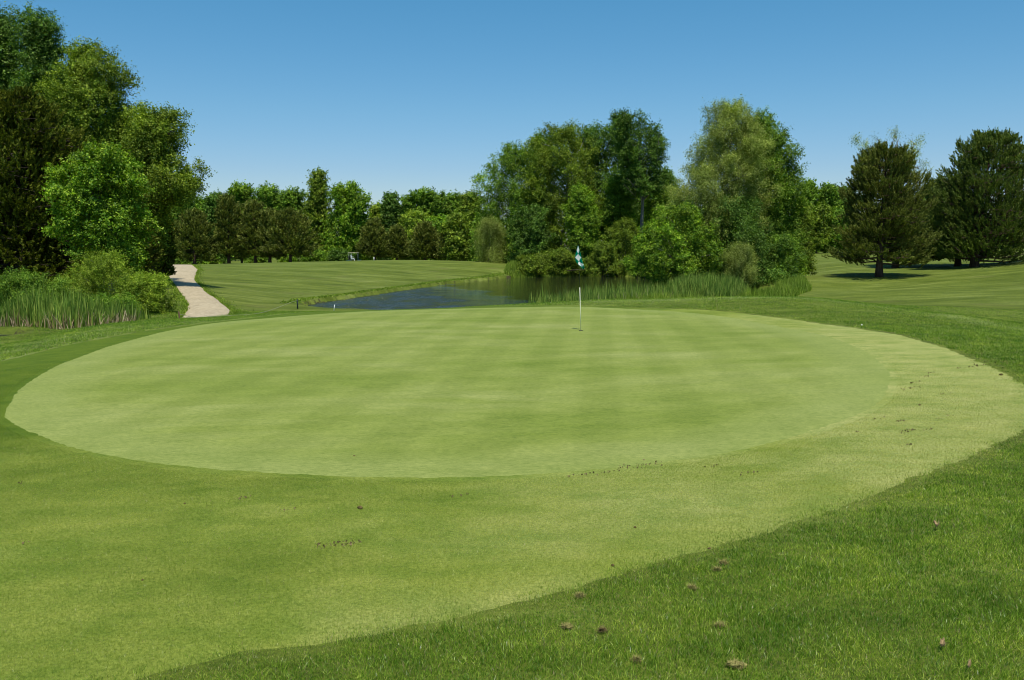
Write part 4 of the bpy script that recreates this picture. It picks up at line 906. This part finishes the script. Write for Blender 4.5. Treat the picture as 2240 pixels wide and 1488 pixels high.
# cloth
rows = [(538, 1263.2, 1265.6), (545, 1261.8, 1267.2), (551, 1260.6, 1268.6), (557, 1258.8, 1270.4), (562, 1258, 1271), (567, 1257.8, 1272), (572, 1258.5, 1273.5), (577, 1262, 1275.5), (582, 1267, 1277.5), (586, 1271.5, 1278.2), (589, 1275.5, 1278)]
rr = resample(rows, 40); nc = 14; V = []; UV = []
for i, (y, a, b) in enumerate(rr):
    for j in range(nc):
        t = j / (nc - 1); q = fp_(a + (b - a) * t, y); amp = .035 * min(1, (b - a) / 10)
        q.y = -.02 + amp * math.sin(t * 9 + i * .12) - .03 * (i / 40); V.append(q); UV.append((t, i / 39))
F = [(i * nc + j, i * nc + j + 1, (i + 1) * nc + j + 1, (i + 1) * nc + j) for i in range(39) for j in range(nc - 1)]
me = bpy.data.meshes.new('cloth'); me.from_pydata([tuple(v) for v in V], [], F); uvl = me.uv_layers.new(name='UVMap')
for p in me.polygons:
    p.use_smooth = True
    for li in p.loop_indices: uvl.data[li].uv = UV[me.loops[li].vertex_index]
t = NT('flag_cloth'); tc = t.n('ShaderNodeTexCoord'); sx = t.n('ShaderNodeSeparateXYZ'); t.l(tc.outputs['UV'], sx.inputs[0])
u_, v_ = sx.outputs[0], sx.outputs[1]
# folded checks show as diamonds: four values along both diagonals
uc = t.math('MULTIPLY', t.math('SUBTRACT', u_, 0.5), 1.0); vk = t.math('MULTIPLY', v_, 3.4)
aa = t.math('FLOOR', t.math('ADD', vk, uc)); bb = t.math('FLOOR', t.math('ADD', t.math('SUBTRACT', vk, uc), 10.0))
ck = t.math('MODULO', t.math('ADD', aa, bb), 2.0)
ck = t.math('MAXIMUM', ck, t.math('GREATER_THAN', t.math('ADD', v_, t.math('MULTIPLY', u_, -.12)), 0.84))
col = t.mix(ck, (.85, .88, .87), (.0, .24, .14))
d = t.n('ShaderNodeBsdfDiffuse'); tr = t.n('ShaderNodeBsdfTranslucent'); mx = t.n('ShaderNodeMixShader'); mx.inputs[0].default_value = .35
t.l(col, d.inputs[0]); t.l(col, tr.inputs[0]); t.l(d.outputs[0], mx.inputs[1]); t.l(tr.outputs[0], mx.inputs[2]); t.l(mx.outputs[0], t.out.inputs[0])
o = link_mesh('cloth', me, root, t.m); md = o.modifiers.new('s', 'SOLIDIFY'); md.thickness = .002
# hole: flat dark disc on the turf, shade inside the cup painted as colour
hb = MB(); n = 24; zz = fz + .016
hb.v = [Vector((fx + .054 * math.cos(2 * math.pi * i / n), fy + .01 + .054 * math.sin(2 * math.pi * i / n), zz)) for i in range(n)] + [Vector((fx + .058 * math.cos(2 * math.pi * i / n), fy + .01 + .058 * math.sin(2 * math.pi * i / n), zz - .012)) for i in range(n)]
hb.f = [tuple(range(n))] + [(i, n + i, n + (i + 1) % n, (i + 1) % n) for i in range(n)]
tag(hb.build('golf_hole', simple('hole_shade', (.02, .02, .012), .9)), 'dark golf hole at the foot of the flagstick', 'golf hole')

def stake(name, label, cat, px, py, top_px, top_py, w_, mat, d=None, square=False, group=None, capm=None):
    b = hit(px, py) if d is None else ground_at(px, d)
    r = empty(name, b); tag(r, label, cat, group)
    a, c = ray(top_px, top_py); tp = Vector((a * b[1] - b[0], 0, CAMZ + c * b[1] - b[2]))
    m_ = MB().tube([Vector((0, 0, -.06)), tp * .5, tp], [w_, w_, w_ * .93], 4 if square else 10)
    m_.build('shaft', mat, r, not square)
    q = MB().tube([tp, tp + Vector((0, 0, w_ * .8))], [w_ * .95, w_ * .3], 4 if square else 10); q.build('cap', capm or mat, r, not square)
    return b, Vector(b) + tp
pb, ptop = stake('rope_post', 'dark green rope post at the tip of the pond', 'post', 651, 675.5, 650.5, 656, .035, postm)
sb, stop_ = stake('wooden_stake', 'short brown wooden stake at the foot of the gravel path', 'stake', 393, 698, 391, 683, .035, wood, square=True)
stake('white_stake', 'thin leaning white stake on the near bank of the pond', 'stake', 730, 680.5, 732, 667, .016, white)
stake('white_stake', 'tiny white stake on the crest of the far hill', 'stake', 818, 570.5, 818, 563, .05, white)
cp = [ptop - Vector((0, 0, .03))]
for (px, py) in [(636, 662), (620, 668.5), (604, 674.5), (585, 681), (565, 686), (540, 690)]:
    g_ = Vector(hit(px, py)); t = (cp[0].x - g_.x) / (cp[0].x - stop_.x); cp.append(g_)
for k_, p in enumerate(cp[1:]):                       # the rope hangs: real height above the turf where it is still up
    t = (k_ + 1) / 6; dd = pb[1] * (1 - t) + cp[-1].y * t
    a, b = ray(*[(636, 662), (620, 668.5), (604, 674.5), (585, 681), (565, 686), (540, 690)][k_]); q = Vector((a * dd, dd, CAMZ + b * dd)); g0 = gz(q.x, q.y) + .02
    if q.z < g0: q.z = g0
    cp[k_ + 1] = q
for px in (510, 480, 450, 420):
    y_ = cp[6].y + (sb[1] - cp[6].y) * (540 - px) / 150; x_ = (px - CX) / FPX * y_; cp.append(Vector((x_, y_, gz(x_, y_) + .03)))
cp.append(stop_ - Vector((0, 0, .06)))
tag(MB().tube(cp, [.010] * len(cp), 6).build('barrier_rope', ropem, None, True), 'pale rope drooping from the dark post down to the turf', 'rope')

# dead branch on the far bank, dead log
db = MB(); b0 = Vector(ground_at(1330, 103)); s_ = 103 / FPX
def bp(px, py, d=103): a, b = ray(px, py); return Vector((a * d, d, CAMZ + b * d))
db.tube([bp(1330, 603), bp(1326, 590), bp(1323, 581), bp(1319.5, 574)], [.07, .06, .045, .02], 6); db.tube([bp(1326, 590), bp(1331, 584), bp(1334, 580)], [.04, .03, .01], 5)
tag(db.build('dead_branch', BK['pale'], None, True), 'pale dead branch sticking up on the far pond bank', 'branch')
db = MB().tube([bp(1240, 592, 104), bp(1262, 590.5, 104), bp(1282, 591, 104.5)], [.04, .05, .03], 6)
tag(db.build('fallen_branch', BK['brown'], None, True), 'thin fallen branch lying over the far bank under the flag', 'branch')
# dead limbs of the big cedar
dl = MB(); 
def cpt(px, py, d=41.5): a, b = ray(px, py); return Vector((a * d, d, CAMZ + b * d))
# ------------------------------------------------------------------ golf cart with driver, behind the hill crest
cdist = 140.0
cx_, cy_, cz_ = ground_at(776, cdist); 
roofz = CAMZ + ray(776, 557.5)[1] * cdist
sc_ = 1.0
czb = max(cz_, roofz - 1.88)
root = empty('golf_cart', (cx_, cy_, cz_)); tag(root, 'golf cart with a cream roof half hidden behind the hill crest', 'golf cart')
up = czb - cz_
gc = simple('cart_green', (.01, .07, .06), .35, .5); cream = simple('cart_roof', (.72, .62, .42), .5); blk = simple('cart_black', (.02, .02, .02), .6); gry = simple('cart_steel', (.25, .27, .27), .4, .5)
q = lambda x, y, z: (x, y, z + up)
b_ = MB().prism([(-.6, .0), (.6, .0), (.6, .35), (.4, .42), (-.6, .42)], -1.15, -.25); b_.prism([(-.6, .0), (.6, .0), (.6, .12), (-.6, .12)], -.25, .55); b_.prism([(-.55, .0), (.55, .0), (.5, .5), (-.5, .5)], .55, 1.15)
for v in b_.v: v.z += .25 + up
b_.build('body', gc, root, bevel=.03)
MB().box(q(-.45, 0, .75), (.5, 1.1, .14)).box(q(-.74, 0, 1.05), (.12, 1.1, .5)).build('seat', blk, root, bevel=.03)
MB().box(q(-.1, 0, 1.86), (1.55, 1.15, .07)).build('roof', cream, root, bevel=.03)
for x, y in ((-.8, -.5), (-.8, .5), (.58, -.5), (.58, .5)): MB().tube([q(x * 1.05 if x > 0 else x, y, .7), q(x, y, 1.83)], [.02, .02], 6).build('roof_post', gry, root, True)
for x, y in ((-.78, -.55), (-.78, .55), (.78, -.55), (.78, .55)):
    wv = MB().tube([q(x, y - .09, .24), q(x, y + .09, .24)], [.24, .24], 18).build('wheel', blk, root, True, .02)
MB().tube([q(.5, -.3, .85), q(.2, -.3, 1.1)], [.015, .015], 6).tube([q(.2 + .1 * math.cos(a) * .5, -.3 + .17 * math.sin(a), 1.1 + .17 * math.cos(a) * .8) for a in np.linspace(0, 6.28, 13)], [.012] * 13, 5, False).build('steering_wheel', blk, root, True)
# driver: one skinned body
def person(loc, rz):
    J = [(0, 0, .0, .13, .11), (0, 0, .18, .13, .10), (0, 0, .38, .16, .11), (.01, 0, .50, .12, .09), (.02, 0, .58, .055, .055), (.03, 0, .66, .085, .09), (.03, 0, .78, .085, .095),
         (.0, .19, .50, .06, .06), (.12, .26, .26, .045, .045), (.38, .2, .30, .032, .032), (0, -.19, .50, .06, .06), (.12, -.26, .26, .045, .045), (.38, -.1, .32, .032, .032),
         (.1, .10, -.02, .09, .09), (.48, .11, .02, .065, .065), (.55, .11, -.38, .045, .045), (.68, .11, -.41, .045, .035), (.1, -.10, -.02, .09, .09), (.48, -.11, .02, .065, .065), (.55, -.11, -.38, .045, .045), (.68, -.11, -.41, .045, .035)]
    E = [(0, 1), (1, 2), (2, 3), (3, 4), (4, 5), (5, 6), (3, 7), (7, 8), (8, 9), (3, 10), (10, 11), (11, 12), (0, 13), (13, 14), (14, 15), (15, 16), (0, 17), (17, 18), (18, 19), (19, 20)]
    me = bpy.data.meshes.new('person'); me.from_pydata([j[:3] for j in J], E, []); me.skin_vertices.new() if hasattr(me.skin_vertices, 'new') and not me.skin_vertices else None
    o = link_mesh('person', me, None, simple('white_shirt', (.8, .8, .8), .8, .2, 0, .04)); m_ = o.modifiers.new('skin', 'SKIN'); 
    for i, j in enumerate(J): me.skin_vertices[0].data[i].radius = (j[3], j[4])
    me.skin_vertices[0].data[0].use_root = True
    s_ = o.modifiers.new('sub', 'SUBSURF'); s_.levels = s_.render_levels = 1; o.location = loc; o.rotation_euler = (0, 0, rz); return o
pr_ = person((cx_ - .42, cy_ - .25, cz_ + up + .92), 0); tag(pr_, 'person in a white shirt seated in the golf cart', 'person')
hm = MB().tube([(.03, 0, .80), (.03, 0, .86), (.03, 0, .885)], [.098, .08, .02], 12); hm.box((.13, 0, .795), (.12, .14, .012)); hm.build('cap', simple('cap_white', (.75, .75, .7), .8), pr_, True)

# ------------------------------------------------------------------ debris on the turf
dirt = simple('clod_dirt', (.15, .115, .045), .95, .1, 0, .5, 60); thatch = simple('thatch', (.24, .215, .07), .95, .1, 0, .5, 90); leafb = simple('dry_leaf', (.33, .23, .11), .7, .2, 0, .35, 60)
def clod(px, py, wpx, hpx, label, name='dirt_clod', mat=dirt, seed=0, cat='clod', group='clods and torn sods on the turf'):
    b = hit(px, py); s = b[1] / FPX; r = np.random.RandomState(seed + 900); w_, h_ = wpx * s / 2 * .62, hpx * s * (.55 if name == 'sod_piece' else .8)
    n = 16; m = 9; V = []; F = []
    for i in range(m + 1):
        th = math.pi * i / m
        for j in range(n):
            a = 2 * math.pi * j / n; rr_ = 1 + .25 * math.sin(3 * a + seed + 2 * th) + .18 * math.sin(7 * a + 5 * th + seed) + r.normal(0, .07)
            V.append((w_ * math.sin(th) * math.cos(a) * rr_, w_ * .55 * math.sin(th) * math.sin(a) * rr_, h_ * .5 + h_ * .5 * math.cos(th) * (1 + .3 * math.sin(2 * a + seed))))
    for i in range(m):
        for j in range(n): F.append((i * n + j, i * n + (j + 1) % n, (i + 1) * n + (j + 1) % n, (i + 1) * n + j))
    F = [tuple(f) for f in F]
    if name == 'sod_piece':                                  # straws and torn grass sticking out of the lump
        for _ in range(260):
            a = r.uniform(0, 6.283); q_ = r.uniform(0, 1) ** .5 * 1.1; x = w_ * q_ * math.cos(a); y = w_ * .55 * q_ * math.sin(a); z = h_ * r.uniform(.2, .95) * (1 - .7 * q_ * q_); L_ = r.uniform(.012, .035); ph = r.uniform(0, 6.283); th = r.uniform(-.3, .9); wd_ = .0013 * (1 + b[1] * .12)
            dx, dy, dz = math.cos(ph) * math.cos(th) * L_, math.sin(ph) * math.cos(th) * L_, math.sin(th) * L_; k0 = len(V)
            V += [(x - dy / L_ * wd_, y + dx / L_ * wd_, z), (x + dy / L_ * wd_, y - dx / L_ * wd_, z), (x + dx, y + dy, z + dz)]; F.append((k0, k0 + 1, k0 + 2))
    me = bpy.data.meshes.new(name); me.from_pydata(V, [], F); me.update()
    o = link_mesh(name, me, None, mat); o.location = (b[0], b[1], b[2] + (.004 if name != 'sod_piece' else .008)); o.rotation_euler = (0, 0, r.uniform(-.4, .4)); return tag(o, label, cat, group)
clod(788, 1115, 20, 9, 'dark brown dirt clod lying alone below the front edge of the green', seed=1)
clod(775, 1000, 9, 4, 'tiny dark clod on the green near its front edge', seed=2)
clod(1389, 1157, 9, 6, 'small pinkish brown clod beside a dark turf groove', seed=3)
clod(1268, 1308, 26, 10, 'torn sod piece at the border of the rough, lower middle', 'sod_piece', thatch, 4)
clod(1582, 1236, 22, 8, 'upper of two dry sod flakes where rough meets apron', 'sod_piece', thatch, 5)
clod(1568, 1250, 20, 6, 'lower of two dry sod flakes where rough meets apron', 'sod_piece', thatch, 6)
clod(1514, 1290, 26, 10, 'brown thatch lump left of the sod flakes in the rough', 'sod_piece', thatch, 7)
clod(1240, 1376, 34, 9, 'flat straw coloured thatch patch in the lower middle rough', 'sod_piece', thatch, 8)
clod(1318, 1384, 18, 8, 'dark thatch lump right of the flat straw patch', 'sod_piece', dirt, 9)
clod(1610, 1462, 62, 20, 'largest torn sod at the bottom edge of the picture', 'sod_piece', thatch, 10)
clod(1575, 1373, 36, 8, 'pale dry thatch strip in the rough above the largest sod', 'sod_piece', thatch, 11)
clod(1392, 1448, 14, 8, 'small reddish thatch lump near the bottom edge', 'sod_piece', thatch, 12)
clod(1340, 1240, 12, 6, 'small greyish clod on the pale apron above the rough border', seed=13)
clod(1552, 1203, 14, 5, 'small brown clod on the apron right of the middle', seed=14)
clod(2190, 822, 12, 5, 'dark crumb alone near the right end of the collar', seed=15)
clod(2012, 888, 9, 4, 'dark crumb on the collar left of centre of the scar trail', seed=16)
clod(404, 1104, 8, 4, 'small brown crumb on the left apron below the green', seed=17)
clod(312, 1272, 8, 5, 'small dark crumb on the left part of the apron', seed=18)
def dry_leaf(px, py, wpx, label, seed):
    b = hit(px, py); s = b[1] / FPX; r = np.random.RandomState(seed); w_ = wpx * s / 2; V = []; n = 9
    for i in range(n):
        t = i / (n - 1) * 2 - 1; hwd = w_ * .6 * (1 - t * t) ** .6 * (1 + .25 * math.sin(7 * t))
        for k_, q_ in enumerate((-1, 0, 1)): V.append((t * w_, q_ * hwd, .012 + w_ * .45 * abs(q_) + .012 * math.sin(3 * t + q_) + .03 * t * t * .3))
    F = [(i * 3 + k_, i * 3 + k_ + 1, (i + 1) * 3 + k_ + 1, (i + 1) * 3 + k_) for i in range(n - 1) for k_ in range(2)]
    me = bpy.data.meshes.new('dry_leaf'); me.from_pydata(V, [], F); me.update()
    o = link_mesh('dry_leaf', me, None, leafb); o.location = (b[0], b[1], b[2] + .022); o.rotation_euler = (.3, .2, r.uniform(0, 3)); sd_ = o.modifiers.new('s', 'SOLIDIFY'); sd_.thickness = .0015
    return tag(o, label, 'dry leaf', 'dry leaves in the rough')
dry_leaf(2057, 1427, 22, 'pinkish brown dry leaf in the bottom right rough', 1)
dry_leaf(2116, 1473, 12, 'small dry leaf near the bottom right corner', 2)
dry_leaf(2045, 1161, 18, 'pale dry leaf sliver in the upper right rough', 3)
bb_ = hit(1885, 713.5)
bm_ = MB(); V = []
for i in range(9):
    for j in range(14): V.append(Vector((.0215 * math.sin(math.pi * i / 8) * math.cos(2 * math.pi * j / 14), .0215 * math.sin(math.pi * i / 8) * math.sin(2 * math.pi * j / 14), .0215 + .0215 * math.cos(math.pi * i / 8))))
bm_.v = V; bm_.f = [(i * 14 + j, i * 14 + (j + 1) % 14, (i + 1) * 14 + (j + 1) % 14, (i + 1) * 14 + j) for i in range(8) for j in range(14)]
o = bm_.build('golf_ball', white, None, True); o.location = Vector(bb_) + Vector((0, 0, .01)); tag(o, 'small white ball at the right back edge of the green', 'ball')
# crumbs of soil in the turf scars
scars = [(735, 1195, 46, 7, 70), (770, 1192, 20, 6, 30), (1400, 1022, 50, 8, 80), (1290, 1040, 55, 4, 40), (1555, 1023, 14, 3, 14), (1640, 1038, 20, 2, 16), (2165, 797, 40, 5, 60), (2120, 804, 30, 2, 20), (2035, 818, 12, 2, 10), (2030, 825, 8, 2, 8),
         (2010, 837, 20, 3, 20), (1993, 851, 22, 3, 24), (2070, 863, 14, 2, 16), (1970, 924, 16, 3, 20), (1988, 945, 22, 5, 40), (2030, 942, 12, 2, 14), (1840, 954, 8, 2, 6), (1875, 948, 5, 2, 5), (2055, 918, 8, 2, 8), (2078, 912, 8, 2, 8),
         (535, 1092, 16, 4, 20), (1005, 1087, 22, 2, 14), (60, 1190, 10, 3, 12), (50, 1060, 12, 3, 10), (1990, 975, 16, 3, 14), (2080, 880, 30, 10, 8), (1030, 722, 3, 1, 3), (630, 1118, 20, 2, 10), (1915, 918, 20, 2, 12), (2210, 805, 30, 4, 30)]
X, Y = [], []; rs = np.random.RandomState(3)
for (px, py, sx_, sy_, n) in scars:
    for _ in range(int(n * .65)):
        u = rs.uniform(-1, 1); h_ = hit(px + sx_ * u, py + sy_ * rs.normal(0, .5) - sx_ * u * .12); X.append(h_[0]); Y.append(h_[1])
X = np.array(X); Y = np.array(Y); Z = hz(X, Y) + .016; n = len(X); P = np.stack([X, Y, Z], 1)
N = rand_dir(rs, n) * .8 + np.array([0, 0, .5])
t = NT('crumb'); M_CR = t.bsdf(t.ramp(t.attr('rnd'), [(0, (.09, .07, .03)), (1, (.24, .18, .09))]), .95, .1)
tag(link_mesh('soil_crumbs', leaves_mesh('soil_crumbs', P, N, .020 * (Y / 9) ** .5, rs, rs.uniform(0, 1, n), .7), None, M_CR), 'dark soil crumbs scattered in the scars of the turf', 'crumbs', None, 'stuff')
